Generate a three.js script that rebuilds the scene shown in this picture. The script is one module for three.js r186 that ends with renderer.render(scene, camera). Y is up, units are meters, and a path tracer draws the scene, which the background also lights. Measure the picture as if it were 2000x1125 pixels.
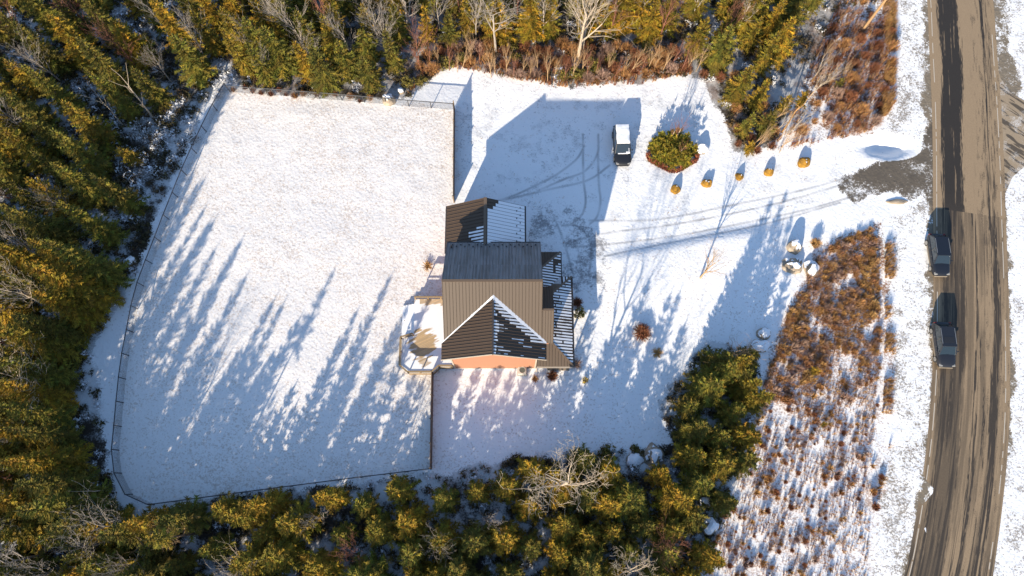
import * as THREE from 'three';
import { mergeGeometries } from 'three/addons/utils/BufferGeometryUtils.js';
import { RoundedBoxGeometry } from 'three/addons/geometries/RoundedBoxGeometry.js';

// ---------------------------------------------------------------- camera, sky, sun, exposure
const scene = new THREE.Scene();
const CAM_H = 71, TILT = Math.atan((955 - 562.5) / 1387);        // drone height (m), tilt off straight down
const camera = new THREE.PerspectiveCamera(2 * Math.atan(562.5 / 1387) * 180 / Math.PI, 16 / 9, 1, 3000);
camera.position.set(0, CAM_H, 0);
camera.up.set(0, 0, -1);
camera.lookAt(0, CAM_H - Math.cos(TILT) * 10, -Math.sin(TILT) * 10);
scene.add(camera);

const SUN_EL = 20.8 * Math.PI / 180, SUN_AZ = 22.5 * Math.PI / 180;   // low winter sun, south by west
const sunDir = new THREE.Vector3(-Math.cos(SUN_EL) * Math.sin(SUN_AZ), Math.sin(SUN_EL), Math.cos(SUN_EL) * Math.cos(SUN_AZ));
const sun = new THREE.DirectionalLight(new THREE.Color(1.0, 0.88, 0.70), 4.5);
sun.position.set(sunDir.x * 150, sunDir.y * 150, -25 + sunDir.z * 150);
sun.target.position.set(0, 0, -25);
sun.castShadow = true; sun.shadow.mapSize.set(4096, 4096); sun.shadow.radius = 1;
Object.assign(sun.shadow.camera, { left: -90, right: 90, top: 70, bottom: -70, near: 1, far: 400 });
scene.add(sun, sun.target);
{
  const W = 128, H = 64, d = new Float32Array(W * H * 4), v = new THREE.Vector3();
  for (let j = 0; j < H; j++) for (let i = 0; i < W; i++) {
    const el = ((j + 0.5) / H - 0.5) * Math.PI, az = ((i + 0.5) / W - 0.5) * 2 * Math.PI;
    v.set(Math.cos(el) * Math.cos(az), Math.sin(el), Math.cos(el) * Math.sin(az));
    const up = Math.max(0, v.y), t = Math.pow(1 - up, 3.0), g = Math.pow(Math.max(0, v.dot(sunDir)), 6) * 0.25;
    const o = (j * W + i) * 4;
    d[o] = 0.088 + 0.20 * t + g; d[o + 1] = 0.168 + 0.27 * t + g * 0.9; d[o + 2] = 0.325 + 0.30 * t + g * 0.7; d[o + 3] = 1;
  }
  const sky = new THREE.DataTexture(d, W, H, THREE.RGBAFormat, THREE.FloatType);
  sky.mapping = THREE.EquirectangularReflectionMapping; sky.magFilter = THREE.LinearFilter; sky.minFilter = THREE.LinearFilter;
  sky.needsUpdate = true;
  scene.background = sky; scene.environment = sky;
}
const renderer = new THREE.WebGLRenderer({ antialias: true });
renderer.setSize(1024, 576);
renderer.toneMapping = THREE.LinearToneMapping;
renderer.toneMappingExposure = 2.0;
renderer.shadowMap.enabled = true;

// ---------------------------------------------------------------- helpers
function rng(seed) { let a = seed >>> 0; return () => { a = (a + 0x6D2B79F5) | 0; let t = Math.imul(a ^ (a >>> 15), 1 | a); t = (t + Math.imul(t ^ (t >>> 7), 61 | t)) ^ t; return ((t ^ (t >>> 14)) >>> 0) / 4294967296; }; }
function hash(x, y, s) { let h = Math.imul(x, 374761393) ^ Math.imul(y, 668265263) ^ Math.imul(s, 2147483647); h = Math.imul(h ^ (h >>> 13), 1274126177); return ((h ^ (h >>> 16)) >>> 0) / 4294967296; }
function noise(x, y, s = 0) {
  const xi = Math.floor(x), yi = Math.floor(y); let fx = x - xi, fy = y - yi;
  fx = fx * fx * (3 - 2 * fx); fy = fy * fy * (3 - 2 * fy);
  const a = hash(xi, yi, s), b = hash(xi + 1, yi, s), c = hash(xi, yi + 1, s), d = hash(xi + 1, yi + 1, s);
  return a + (b - a) * fx + (c - a) * fy + (a - b - c + d) * fx * fy;
}
const fbm = (x, y, s = 0) => 0.5 * noise(x, y, s) + 0.3 * noise(x * 2.1, y * 2.1, s + 7) + 0.2 * noise(x * 4.3, y * 4.3, s + 13);
const ss = (a, b, x) => { const t = Math.min(1, Math.max(0, (x - a) / (b - a))); return t * t * (3 - 2 * t); };
const lerp = (a, b, t) => a + (b - a) * t;
// survey: a point of the aerial plan (2000 x 1125 plan units) as metres on the ground, at height h
function G(px, py, h = 0) {
  const u = (px - 1000) / 1387, v = (py - 562.5) / 1387, c = Math.cos(TILT), s = Math.sin(TILT);
  const k = (CAM_H - h) / (c + v * s);
  return [u * k, (-s + v * c) * k];
}
const poly = (pts) => pts.map(p => G(p[0], p[1]));
function inPoly(x, z, P) {
  let r = false;
  for (let i = 0, j = P.length - 1; i < P.length; j = i++)
    if ((P[i][1] > z) !== (P[j][1] > z) && x < (P[j][0] - P[i][0]) * (z - P[i][1]) / (P[j][1] - P[i][1]) + P[i][0]) r = !r;
  return r;
}
const bankA = G(1180, 503), bankB = G(1520, 442), ditch = G(1733, 287);
function gh(x, z) {                                             // height of the ground
  const calm = 1 - ss(39, 43, x);
  let y = calm * (0.10 * (noise(x / 5, z / 5, 3) - 0.5) + 0.05 * (noise(x / 1.3, z / 1.3, 4) - 0.5));
  const dx = bankB[0] - bankA[0], dz = bankB[1] - bankA[1], L = Math.hypot(dx, dz);
  const t = ((x - bankA[0]) * dx + (z - bankA[1]) * dz) / (L * L), d = (dx * (z - bankA[1]) - dz * (x - bankA[0])) / L + 1.0 * Math.sin(t * 3.1) * 0.2;
  if (t > -0.1 && t < 1.15 && d > -1.5 && d < 14) y += 0.44 * ss(-0.1, 0.2, t) * (1 - ss(0.8, 1.12, t)) * ss(-0.75, 0.75, d) * (1 - ss(3, 13, d));
  const ex = (x - ditch[0]) / 3.6, ez = (z - ditch[1]) / 1.5, e = (ex * ex + ez * ez) * (0.75 + 0.6 * noise(x * 0.9, z * 1.2, 6));
  if (e < 1) y -= 0.8 * (1 - e) * (1 - e) * 1.6;
  return y;
}
const used = {};
function numbered(n) { const k = used[n] = (used[n] ?? -1) + 1; return k ? n + '_' + String(k).padStart(3, '0') : n; }
function shade(o) { o.traverse(m => { if (m.isMesh) { m.castShadow = true; m.receiveShadow = true; } }); return o; }
function tag(o, label, category, group) { o.userData.label = label; o.userData.category = category; if (group) o.userData.group = group; return o; }
function thing(name, label, category, pos = [0, 0, 0], turn = 0, group) {
  const g = new THREE.Group(); g.name = numbered(name); g.position.set(...pos); g.rotation.y = turn; scene.add(g);
  return tag(g, label, category, group);
}
function part(name, geos, mat, parent) {
  const g = Array.isArray(geos) ? join(geos) : geos;
  const m = new THREE.Mesh(g, mat); m.name = name; m.castShadow = m.receiveShadow = true; parent.add(m); return m;
}
function struct(name, geo, mat) { const m = part(name, geo, mat, scene); m.name = numbered(name); m.userData.kind = 'structure'; return m; }
function join(list) {
  const anyIdx = list.some(g => !g.index);
  const l = anyIdx ? list.map(g => g.index ? g.toNonIndexed() : g) : list;
  const keys = ['position', 'normal', 'uv'].filter(k => l.every(g => g.attributes[k]));
  const hasC = l.every(g => g.attributes.color);
  for (const g of l) for (const k of Object.keys(g.attributes)) if (!keys.includes(k) && !(k === 'color' && hasC)) g.deleteAttribute(k);
  return mergeGeometries(l);
}
function copy(root, label, group) { const c = root.clone(); c.name = numbered(root.name.replace(/_\d{3}$/, '')); c.userData = { ...root.userData }; if (label) c.userData.label = label; if (group) c.userData.group = group; scene.add(c); return c; }
const box = (w, h, d, x = 0, y = 0, z = 0, ry = 0) => { const g = new THREE.BoxGeometry(w, h, d); if (ry) g.rotateY(ry); return g.translate(x, y, z); };
const rbox = (w, h, d, r, x = 0, y = 0, z = 0) => new RoundedBoxGeometry(w, h, d, 2, r).translate(x, y, z);
function bar(a, b, w, h) {                                       // box beam from a to b (3D), w wide, h tall
  const A = new THREE.Vector3(...a), B = new THREE.Vector3(...b), L = A.distanceTo(B);
  const g = new THREE.BoxGeometry(w, h, L), m = new THREE.Matrix4(), up = Math.abs(B.y - A.y) > 0.98 * L ? new THREE.Vector3(1, 0, 0) : new THREE.Vector3(0, 1, 0);
  m.lookAt(A, B, up); g.applyMatrix4(m); return g.translate((A.x + B.x) / 2, (A.y + B.y) / 2, (A.z + B.z) / 2);
}
function tube(a, b, r0, r1, n = 5) {                              // tapered open tube
  const A = new THREE.Vector3(...a), B = new THREE.Vector3(...b), g = new THREE.CylinderGeometry(r1, r0, A.distanceTo(B), n, 1, true);
  g.applyQuaternion(new THREE.Quaternion().setFromUnitVectors(new THREE.Vector3(0, 1, 0), B.clone().sub(A).normalize()));
  return g.translate((A.x + B.x) / 2, (A.y + B.y) / 2, (A.z + B.z) / 2);
}
class Tris {                                                      // loose triangles with colours
  constructor() { this.p = []; this.c = []; }
  tri(a, b, c, col) { this.p.push(...a, ...b, ...c); if (col) for (let i = 0; i < 3; i++) this.c.push(...col); }
  quad(a, b, c, d, col) { this.tri(a, b, c, col); this.tri(a, c, d, col); }
  geo() { const g = new THREE.BufferGeometry(); g.setAttribute('position', new THREE.Float32BufferAttribute(this.p, 3)); if (this.c.length) g.setAttribute('color', new THREE.Float32BufferAttribute(this.c, 3)); g.setAttribute('uv', new THREE.Float32BufferAttribute(new Float32Array(this.p.length / 3 * 2), 2)); g.computeVertexNormals(); return g; }
}
const lin = (r, g, b) => new THREE.Color().setRGB(r, g, b);
const mat = (r, g, b, rough = 0.85, extra = {}) => new THREE.MeshStandardMaterial({ color: lin(r, g, b), roughness: rough, side: THREE.DoubleSide, ...extra });
function canvasTex(w, h, fn, srgb = true) {                       // fn(i, j) -> [r, g, b] linear 0..1
  const d = new Uint8Array(w * h * 4), enc = v => { v = Math.min(1, Math.max(0, v)); return 255 * (srgb ? (v <= 0.0031308 ? 12.92 * v : 1.055 * Math.pow(v, 1 / 2.4) - 0.055) : v); };
  for (let j = 0; j < h; j++) for (let i = 0; i < w; i++) { const c = fn(i, j), o = (j * w + i) * 4; d[o] = enc(c[0]); d[o + 1] = enc(c[1]); d[o + 2] = enc(c[2]); d[o + 3] = 255; }
  const t = new THREE.DataTexture(d, w, h, THREE.RGBAFormat); t.magFilter = THREE.LinearFilter; t.minFilter = THREE.LinearMipmapLinearFilter; t.generateMipmaps = true;
  t.wrapS = t.wrapT = THREE.RepeatWrapping; if (srgb) t.colorSpace = THREE.SRGBColorSpace; t.needsUpdate = true; return t;
}
// vertex-coloured plant materials: the colours sit in the geometry, the material only tints
const plantMat = (r = 1, g = 1, b = 1) => new THREE.MeshStandardMaterial({ color: lin(r, g, b), vertexColors: true, roughness: 0.9, side: THREE.DoubleSide });
const snowM = mat(0.82, 0.82, 0.83, 0.75);
const grainTex = canvasTex(256, 256, (i, j) => { const v = 0.8 + 0.4 * (fbm(i / 3, j / 40, 5) - 0.5) + 0.25 * (hash(i, j, 9) - 0.5); return [v, v, v]; });

// ---------------------------------------------------------------- plan zones
const Z = {
  lawn: poly([[450, 178], [888, 213], [888, 395], [870, 480], [860, 720], [845, 915], [290, 985], [245, 960], [222, 905], [235, 770], [255, 640], [300, 490], [380, 310], [420, 210]]),
  southLawn: poly([[847, 728], [1120, 715], [1125, 560], [1185, 505], [1520, 445], [1530, 600], [1440, 700], [1300, 760], [1310, 860], [1200, 890], [1000, 900], [850, 925]]),
  drive: poly([[890, 395], [890, 215], [930, 145], [1060, 175], [1300, 150], [1410, 190], [1290, 330], [1640, 300], [1640, 390], [1180, 500], [1120, 560], [1090, 480], [1030, 390]]),
  worn: poly([[1030, 395], [1110, 400], [1185, 480], [1185, 560], [1130, 570], [1060, 490], [1030, 470]]),
  entrance: poly([[1635, 355], [1700, 322], [1760, 308], [1800, 290], [1815, 240], [1835, 240], [1835, 420], [1815, 390], [1740, 372], [1660, 392]]),
  westWood: poly([[-120, -90], [445, -90], [455, 165], [400, 215], [340, 340], [300, 430], [250, 560], [180, 680], [195, 800], [210, 930], [230, 1000], [300, 1010], [300, 1300], [-120, 1300]]),
  northWood: poly([[445, -90], [1740, -90], [1745, 20], [1640, 10], [1560, 180], [1500, 290], [1440, 295], [1400, 200], [1350, 140], [1250, 158], [1090, 165], [930, 135], [880, 125], [800, 190], [700, 190], [455, 170]]),
  southWood: poly([[300, 1000], [450, 968], [680, 950], [860, 925], [1000, 895], [1200, 885], [1310, 870], [1290, 780], [1380, 670], [1470, 680], [1480, 800], [1440, 930], [1370, 1100], [1350, 1300], [300, 1300]]),
  brushNE: poly([[1640, 0], [1745, -60], [1748, 200], [1700, 262], [1620, 275], [1500, 295], [1560, 180]]),
  meadow: poly([[1600, 480], [1715, 440], [1750, 470], [1748, 700], [1735, 900], [1700, 1200], [1350, 1200], [1400, 1020], [1440, 920], [1480, 800], [1500, 690], [1545, 590]]),
  verge: poly([[1745, -80], [1815, -80], [1820, 240], [1750, 300], [1700, 290], [1745, 200]]),
  verge2: poly([[1720, 430], [1815, 390], [1822, 700], [1805, 900], [1760, 1200], [1690, 1200], [1735, 900], [1748, 700]]),
  shoulder: poly([[1800, -80], [1826, -80], [1834, 400], [1838, 700], [1826, 900], [1775, 1200], [1755, 1200], [1808, 900], [1818, 700], [1814, 400], [1806, 200]]),
  eastVerge: poly([[1935, -80], [2300, -80], [2300, 1300], [1900, 1300], [1960, 800], [1955, 400], [1945, 200]]),
  eastShoulder: poly([[1930, -80], [1962, -80], [1965, 80], [1990, 170], [1960, 400], [1975, 600], [1978, 780], [1960, 950], [1925, 1200], [1895, 1200], [1945, 900], [1955, 600], [1948, 300]]),
};
const zoneOrder = ['lawn', 'southLawn', 'drive', 'worn', 'westWood', 'northWood', 'southWood', 'brushNE', 'meadow', 'verge', 'verge2', 'eastVerge', 'shoulder', 'eastShoulder', 'entrance'];

// ---------------------------------------------------------------- ground
const GX0 = -78, GX1 = 78, GZ0 = -78, GZ1 = 26, TW = 2048, TH = 1365;
function groundTexture() {
  const zone = new Uint8Array(TW * TH);
  const tx = x => (x - GX0) / (GX1 - GX0) * TW, tz = z => (z - GZ0) / (GZ1 - GZ0) * TH;
  zoneOrder.forEach((n, k) => {
    const P = Z[n].map(p => [tx(p[0]), tz(p[1])]);
    const y0 = Math.max(0, Math.floor(Math.min(...P.map(p => p[1])))), y1 = Math.min(TH - 1, Math.ceil(Math.max(...P.map(p => p[1]))));
    for (let y = y0; y <= y1; y++) {
      const xs = [];
      for (let i = 0, j = P.length - 1; i < P.length; j = i++) if ((P[i][1] > y) !== (P[j][1] > y)) xs.push((P[j][0] - P[i][0]) * (y - P[i][1]) / (P[j][1] - P[i][1]) + P[i][0]);
      xs.sort((a, b) => a - b);
      for (let q = 0; q + 1 < xs.length; q += 2) for (let x = Math.max(0, Math.round(xs[q])); x < Math.min(TW, xs[q + 1]); x++) zone[y * TW + x] = k + 1;
    }
  });
  // wheel tracks pressed into the snow
  const track = new Float32Array(TW * TH);
  const lines = [[[1140, 285], [1127, 308], [1082, 343], [1045, 362], [990, 386], [930, 400]], [[1168, 262], [1166, 300], [1142, 333], [1100, 350], [1050, 372]],
    [[1138, 262], [1139, 350], [1143, 395], [1135, 420], [1122, 432]], [[1167, 300], [1169, 360], [1172, 395], [1164, 425], [1152, 436]], [[1190, 322], [1150, 350], [1060, 372], [960, 395]],
    [[1120, 470], [1180, 455], [1300, 440], [1450, 412], [1560, 385], [1660, 355]], [[1120, 482], [1200, 475], [1330, 458], [1500, 425], [1600, 402], [1700, 372]], [[1150, 430], [1280, 428], [1420, 402], [1560, 372], [1660, 345]],
    [[1180, 500], [1330, 470], [1480, 440], [1640, 395]], [[1100, 440], [1125, 440], [1152, 470], [1150, 540]], [[1080, 420], [1100, 470], [1120, 540]]];
  for (const l of lines) {
    const c = new THREE.CatmullRomCurve3(l.map(p => { const g = G(...p); return new THREE.Vector3(g[0], 0, g[1]); }));
    const n = Math.ceil(c.getLength() / 0.06);
    for (let i = 0; i <= n; i++) {
      const p = c.getPoint(i / n), cx = tx(p.x), cz = tz(p.z), k = 0.35 + 0.65 * noise(p.x * 0.9, p.z * 0.9, 31);
      for (let dz = -2; dz <= 2; dz++) for (let dx = -2; dx <= 2; dx++) { const xx = Math.round(cx + dx), zz = Math.round(cz + dz), dd = Math.hypot(xx - cx, zz - cz); if (dd < 2.1 && xx > 0 && xx < TW && zz > 0 && zz < TH) track[zz * TW + xx] = Math.max(track[zz * TW + xx], k * (1 - dd / 2.8)); }
    }
  }
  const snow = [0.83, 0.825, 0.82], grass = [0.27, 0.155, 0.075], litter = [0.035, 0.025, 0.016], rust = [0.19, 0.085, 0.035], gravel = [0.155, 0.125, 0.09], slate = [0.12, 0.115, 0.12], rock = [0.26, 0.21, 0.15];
  const mix = (a, b, t) => [a[0] + (b[0] - a[0]) * t, a[1] + (b[1] - a[1]) * t, a[2] + (b[2] - a[2]) * t];
  return canvasTex(TW, TH, (i, j) => {
    const x = GX0 + (i + 0.5) / TW * (GX1 - GX0), z = GZ0 + (j + 0.5) / TH * (GZ1 - GZ0);
    const wx = (fbm(x * 0.7, z * 0.7, 41) - 0.5) * 22 + (hash(i, j, 3) - 0.5) * 5, wz = (fbm(x * 0.7, z * 0.7, 43) - 0.5) * 22 + (hash(i, j, 4) - 0.5) * 5;
    const k = zone[Math.min(TH - 1, Math.max(0, Math.round(j + wz))) * TW + Math.min(TW - 1, Math.max(0, Math.round(i + wx)))], n = k ? zoneOrder[k - 1] : 'none';
    const hf = 0.55 * noise(x * 7, z * 11, 51) + 0.45 * hash(i, j, 52), mid = fbm(x * 0.8, z * 0.8, 53), big = fbm(x * 0.16, z * 0.16, 54);
    let c = snow.slice();
    const v = 1 + 0.06 * (mid - 0.5); c = [c[0] * v, c[1] * v, c[2] * v];
    const grassy = (amt, col) => { const t = ss(0.86 - amt * 0.5, 1.02 - amt * 0.35, hf + 0.35 * (mid - 0.5) + 0.25 * (big - 0.5)); c = mix(c, col, t * 0.5); };
    if (n === 'lawn') { grassy(0.58, grass); c = mix(c, [0.62, 0.46, 0.32], 0.2); }
    else if (n === 'southLawn') grassy(0.36, grass);
    else if (n === 'drive') { grassy(0.2, slate); c = mix(c, slate, 0.22 * ss(0.52, 0.72, 0.7 * mid + 0.3 * hf)); }
    else if (n === 'worn') { grassy(0.12, slate); c = mix(c, slate, 0.75 * ss(0.42, 0.7, 0.6 * mid + 0.4 * hf)); }
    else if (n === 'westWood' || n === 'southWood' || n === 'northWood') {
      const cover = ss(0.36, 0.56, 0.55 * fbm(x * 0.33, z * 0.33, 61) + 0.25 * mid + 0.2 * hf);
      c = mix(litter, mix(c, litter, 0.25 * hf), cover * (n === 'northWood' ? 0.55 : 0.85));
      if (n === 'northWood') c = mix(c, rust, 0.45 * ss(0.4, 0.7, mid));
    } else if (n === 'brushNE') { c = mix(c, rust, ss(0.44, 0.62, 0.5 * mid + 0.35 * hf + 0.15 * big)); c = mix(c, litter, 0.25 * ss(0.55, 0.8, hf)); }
    else if (n === 'meadow') { const low = ss(-20, -4, z); c = mix(c, mix([0.26, 0.15, 0.10], [0.22, 0.10, 0.05], big), (1 - 0.25 * low) * ss(0.38 + 0.1 * low, 0.62 + 0.06 * low, 0.35 * mid + 0.5 * hf + 0.15 * big)); }
    else if (n === 'verge' || n === 'verge2') { const t = ss(0.60, 0.72, 0.5 * hf + 0.42 * mid + 0.22 * big); c = mix(c, [0.17, 0.13, 0.09], 0.85 * t); }
    else if (n === 'eastVerge') { const t = ss(0.62, 0.74, 0.5 * hf + 0.42 * mid + 0.2 * big); c = mix(c, [0.17, 0.13, 0.09], 0.8 * t); }
    else if (n === 'shoulder' || n === 'eastShoulder') { const t = ss(0.60, 0.72, 0.5 * mid + 0.35 * hf + 0.2 * big); const gcol = mix(gravel, rock, hf * 0.7); c = mix(gcol, c, t); }
    else if (n === 'entrance') { const t = ss(0.54, 0.70, 0.5 * mid + 0.4 * hf + 0.1 * big + 0.09 * ss(39, 34, x) - 0.05); const gcol = mix([0.085, 0.07, 0.055], rock, hf * 0.7 * mid); c = mix(gcol, c, t * 0.85); }
    else grassy(0.2, grass);
    if (((x - ditch[0]) / 3.8) ** 2 + ((z - ditch[1]) / 1.7) ** 2 < 1) c = mix([0.8, 0.8, 0.8], slate, 0.6 * ss(0.72, 0.8, 0.5 * hf + 0.5 * mid));
    const tr = track[j * TW + i]; if (tr) c = mix(c, slate, tr * 0.7);
    return c;
  });
}
console.log('ground texture');
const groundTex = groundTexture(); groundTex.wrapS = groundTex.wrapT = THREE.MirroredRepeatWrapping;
const snowBump = canvasTex(512, 512, (i, j) => { const w = 512 / 32; const f = (a, s) => { const n = 512 / a, x = i / a, y = j / a, xi = Math.floor(x), yi = Math.floor(y); let fx = x - xi, fy = y - yi; fx = fx * fx * (3 - 2 * fx); fy = fy * fy * (3 - 2 * fy); const H = (p, q) => hash(((p % n) + n) % n, ((q % n) + n) % n, s); return lerp(lerp(H(xi, yi), H(xi + 1, yi), fx), lerp(H(xi, yi + 1), H(xi + 1, yi + 1), fx), fy); }; const v = 0.45 * f(32, 1) + 0.35 * f(8, 2) + 0.2 * f(4, 3); return [v, v, v]; }, false);
snowBump.repeat.set((GX1 - GX0) / 14, (GZ1 - GZ0) / 14);
{
  const xs = [-900, -400, -180], zs = [-900, -400, -180];
  for (let x = GX0; x <= GX1 + 1e-6; x += 0.4) xs.push(x); for (let z = GZ0; z <= GZ1 + 1e-6; z += 0.4) zs.push(z);
  xs.push(180, 400, 900); zs.push(120, 300, 900);
  const p = [], uv = [], idx = [], nx = xs.length;
  zs.forEach((z, j) => xs.forEach((x, i) => { p.push(x, gh(x, z), z); uv.push((x - GX0) / (GX1 - GX0), (z - GZ0) / (GZ1 - GZ0)); if (i && j) { const a = j * nx + i; idx.push(a, a - nx, a - 1, a - 1, a - nx, a - nx - 1); } }));
  const g = new THREE.BufferGeometry(); g.setAttribute('position', new THREE.Float32BufferAttribute(p, 3)); g.setAttribute('uv', new THREE.Float32BufferAttribute(uv, 2)); g.setIndex(idx); g.computeVertexNormals();
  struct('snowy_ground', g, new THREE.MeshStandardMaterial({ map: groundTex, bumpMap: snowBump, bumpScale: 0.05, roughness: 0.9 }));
}

// ---------------------------------------------------------------- road
const roadMid = [[1864, -90], [1875, 0], [1881, 100], [1887, 200], [1891, 310], [1893, 420], [1896, 560], [1897, 680], [1896, 760], [1890, 860], [1879, 960], [1866, 1050], [1853, 1125], [1815, 1290]].map(p => G(...p));
const roadCurve = new THREE.CatmullRomCurve3(roadMid.map(p => new THREE.Vector3(p[0], 0, p[1])));
const ROADL = roadCurve.getLength();
function ribbon(s0, s1, y, n = 160, t0 = 0, t1 = 1) {              // strip between offsets s0..s1 from the centre line
  const p = [], uv = [], idx = [];
  for (let i = 0; i <= n; i++) {
    const t = lerp(t0, t1, i / n), c = roadCurve.getPointAt(t), d = roadCurve.getTangentAt(t), nx = -d.z, nz = d.x;
    for (const s of [s0, s1]) { p.push(c.x - nx * s, y, c.z - nz * s); uv.push((s + 4) / 8, t * ROADL / 90); }
    if (i) { const a = i * 2; idx.push(a - 2, a, a - 1, a - 1, a, a + 1); }
  }
  const g = new THREE.BufferGeometry(); g.setAttribute('position', new THREE.Float32BufferAttribute(p, 3)); g.setAttribute('uv', new THREE.Float32BufferAttribute(uv, 2)); g.setIndex(idx); g.computeVertexNormals();
  if (g.attributes.normal.getY(0) < 0) { const q = g.index.array; for (let i = 0; i < q.length; i += 3) { const t = q[i]; q[i] = q[i + 1]; q[i + 1] = t; } g.computeVertexNormals(); }
  return g;
}
{
  const wet = [0.024, 0.019, 0.015], sand = [0.29, 0.205, 0.122], asphalt = [0.066, 0.049, 0.034];
  const tex = canvasTex(256, 2048, (i, j) => {
    const s = i / 256 * 8 - 4, m = j / 2048 * 90, near = ss(24, 40, m);       // m: metres from the far end
    const streak = fbm(s * 5, m * 0.16, 71), fine = 0.6 * noise(s * 14, m * 0.5, 72) + 0.4 * noise(s * 22, m * 2.4, 73), gr = hash(i, j, 74), wob = (noise(m * 0.13, 3, 75) - 0.5) * 0.5;
    let dark = 0;
    const band = (a, b, soft, amt) => { dark = Math.max(dark, amt * ss(a - soft, a + soft, s + wob + (fine - 0.5) * 0.7) * (1 - ss(b - soft, b + soft, s + wob + (fine - 0.5) * 0.7))); };
    const mid = ss(30.5, 36.5, m), low = ss(60, 72, m);
    if (mid < 0.5) { band(-2.75, -0.45, 0.12, 1); band(2.1, 2.75, 0.25, 1.3 * ss(0.40, 0.6, streak)); }
    else { dark = 0.55 * ss(0.36, 0.66, 0.6 * streak + 0.4 * noise(s * 3, m * 0.06, 70)); band(-3.1, -0.7, 0.25, 0.7 + 0.3 * ss(0.35, 0.6, streak)); band(0.3, 0.75, 0.15, 1.3 * ss(0.42, 0.6, streak)); band(2.0, 2.75, 0.15, 1.25 * ss(0.30, 0.5, streak)); band(1.35, 1.6, 0.1, 1.2 * ss(0.5, 0.62, streak)); }
    dark = Math.max(dark, low * 1.0 * ss(0.40, 0.60, streak));
    dark *= 1 - 0.7 * ss(0.70, 0.80, 0.65 * noise(s * 11, m * 0.16, 77) + 0.35 * fine) * (1 - 0.4 * near);
    dark = Math.max(dark, 0.75 * ss(0.72, 0.8, 0.6 * noise(s * 6, m * 0.9, 76) + 0.4 * gr) * ss(0.2, 1.4, s));
    const sd = [sand[0] * (0.85 + 0.3 * gr), sand[1] * (0.85 + 0.3 * gr), sand[2] * (0.85 + 0.3 * gr)];
    const wt = lerp(0, 1, mid) * 0.45; const dk = [lerp(wet[0], asphalt[0], wt) * (0.8 + 0.4 * gr), lerp(wet[1], asphalt[1], wt) * (0.8 + 0.4 * gr), lerp(wet[2], asphalt[2], wt) * (0.8 + 0.4 * gr)];
    const t = Math.min(1, Math.max(0, dark)); return [lerp(sd[0], dk[0], t), lerp(sd[1], dk[1], t), lerp(sd[2], dk[2], t)];
  });
  tex.wrapS = THREE.ClampToEdgeWrapping;
  const road = struct('road', ribbon(-3.85, 3.85, 0.03), new THREE.MeshStandardMaterial({ map: tex, roughness: 0.8 }));
  const paint = mat(0.5, 0.44, 0.36, 0.7), rr = rng(5);
  for (const s of [-3.45, 3.4]) { const list = []; for (let t = 0.02; t < 0.97;) { const l = 0.006 + rr() * 0.05; if (rr() < 0.8) list.push(ribbon(s - 0.04, s + 0.04, 0.036, 10, t, Math.min(0.98, t + l))); t += l + 0.002 + rr() * 0.01; } part('edge_line', list, paint, road); }
  // the side road that joins from the east
  const P = poly([[1925, 90], [1944, 118], [1954, 152], [1975, 182], [2010, 202], [2300, 260], [2300, 350], [2010, 318], [1978, 345], [1962, 380], [1950, 430], [1930, 430]]);
  const sh = new THREE.Shape(P.map(p => new THREE.Vector2(p[0], -p[1]))), g = new THREE.ShapeGeometry(sh).rotateX(-Math.PI / 2).translate(0, 0.02, 0);
  const t2 = canvasTex(512, 512, (i, j) => { const x = i / 512 * 20, y = j / 512 * 20, gr = hash(i, j, 81), a = x * 0.75 + y * 0.66, b = -x * 0.66 + y * 0.75; const st = ss(0.56, 0.66, 0.55 * noise(a * 0.35, b * 3, 82) + 0.45 * noise(a, b * 7, 83)), sn = ss(0.62, 0.74, fbm(x * 0.5, y * 0.5, 84) * 0.7 + 0.3 * gr); const k = 0.85 + 0.3 * gr; let c = [0.31 * k, 0.235 * k, 0.155 * k]; c = c.map((v, q) => lerp(v, [0.06, 0.047, 0.035][q], st * 0.9)); return c.map(v => lerp(v, 0.75, sn * 0.75)); });
  const uv = g.attributes.uv; for (let i = 0; i < uv.count; i++) uv.setXY(i, g.attributes.position.getX(i) / 20, g.attributes.position.getZ(i) / 20);
  struct('side_road', g, new THREE.MeshStandardMaterial({ map: t2, roughness: 0.85 }));
}

// ---------------------------------------------------------------- house
const roofM = new THREE.MeshStandardMaterial({ color: lin(0.068, 0.043, 0.026), roughness: 0.6, side: THREE.DoubleSide });
const capM = mat(0.14, 0.095, 0.06, 0.5), trimM = mat(0.42, 0.35, 0.27, 0.6), wallM = mat(0.36, 0.165, 0.093, 0.85), darkTrim = mat(0.05, 0.04, 0.035, 0.5), glassM = new THREE.MeshPhysicalMaterial({ color: lin(0.02, 0.025, 0.03), roughness: 0.08, metalness: 0 });
const frostTex = canvasTex(256, 256, (i, j) => { const k = 0.35 + 0.4 * ss(0.2, 0.8, 0.55 * noise(i / 7, j / 128, 25) + 0.45 * fbm(i / 30, j / 50, 26)); return [lerp(0.06, 0.6, k * 0.42), lerp(0.045, 0.6, k * 0.42), lerp(0.034, 0.62, k * 0.42)]; });
const frostM = new THREE.MeshStandardMaterial({ map: frostTex, roughness: 0.5, side: THREE.DoubleSide });
const house = thing('house', 'two storey peach walled house with brown ribbed metal roof and wraparound porch', 'house', [0, 0, 0]);
const V = (...a) => new THREE.Vector3(...a);
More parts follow.
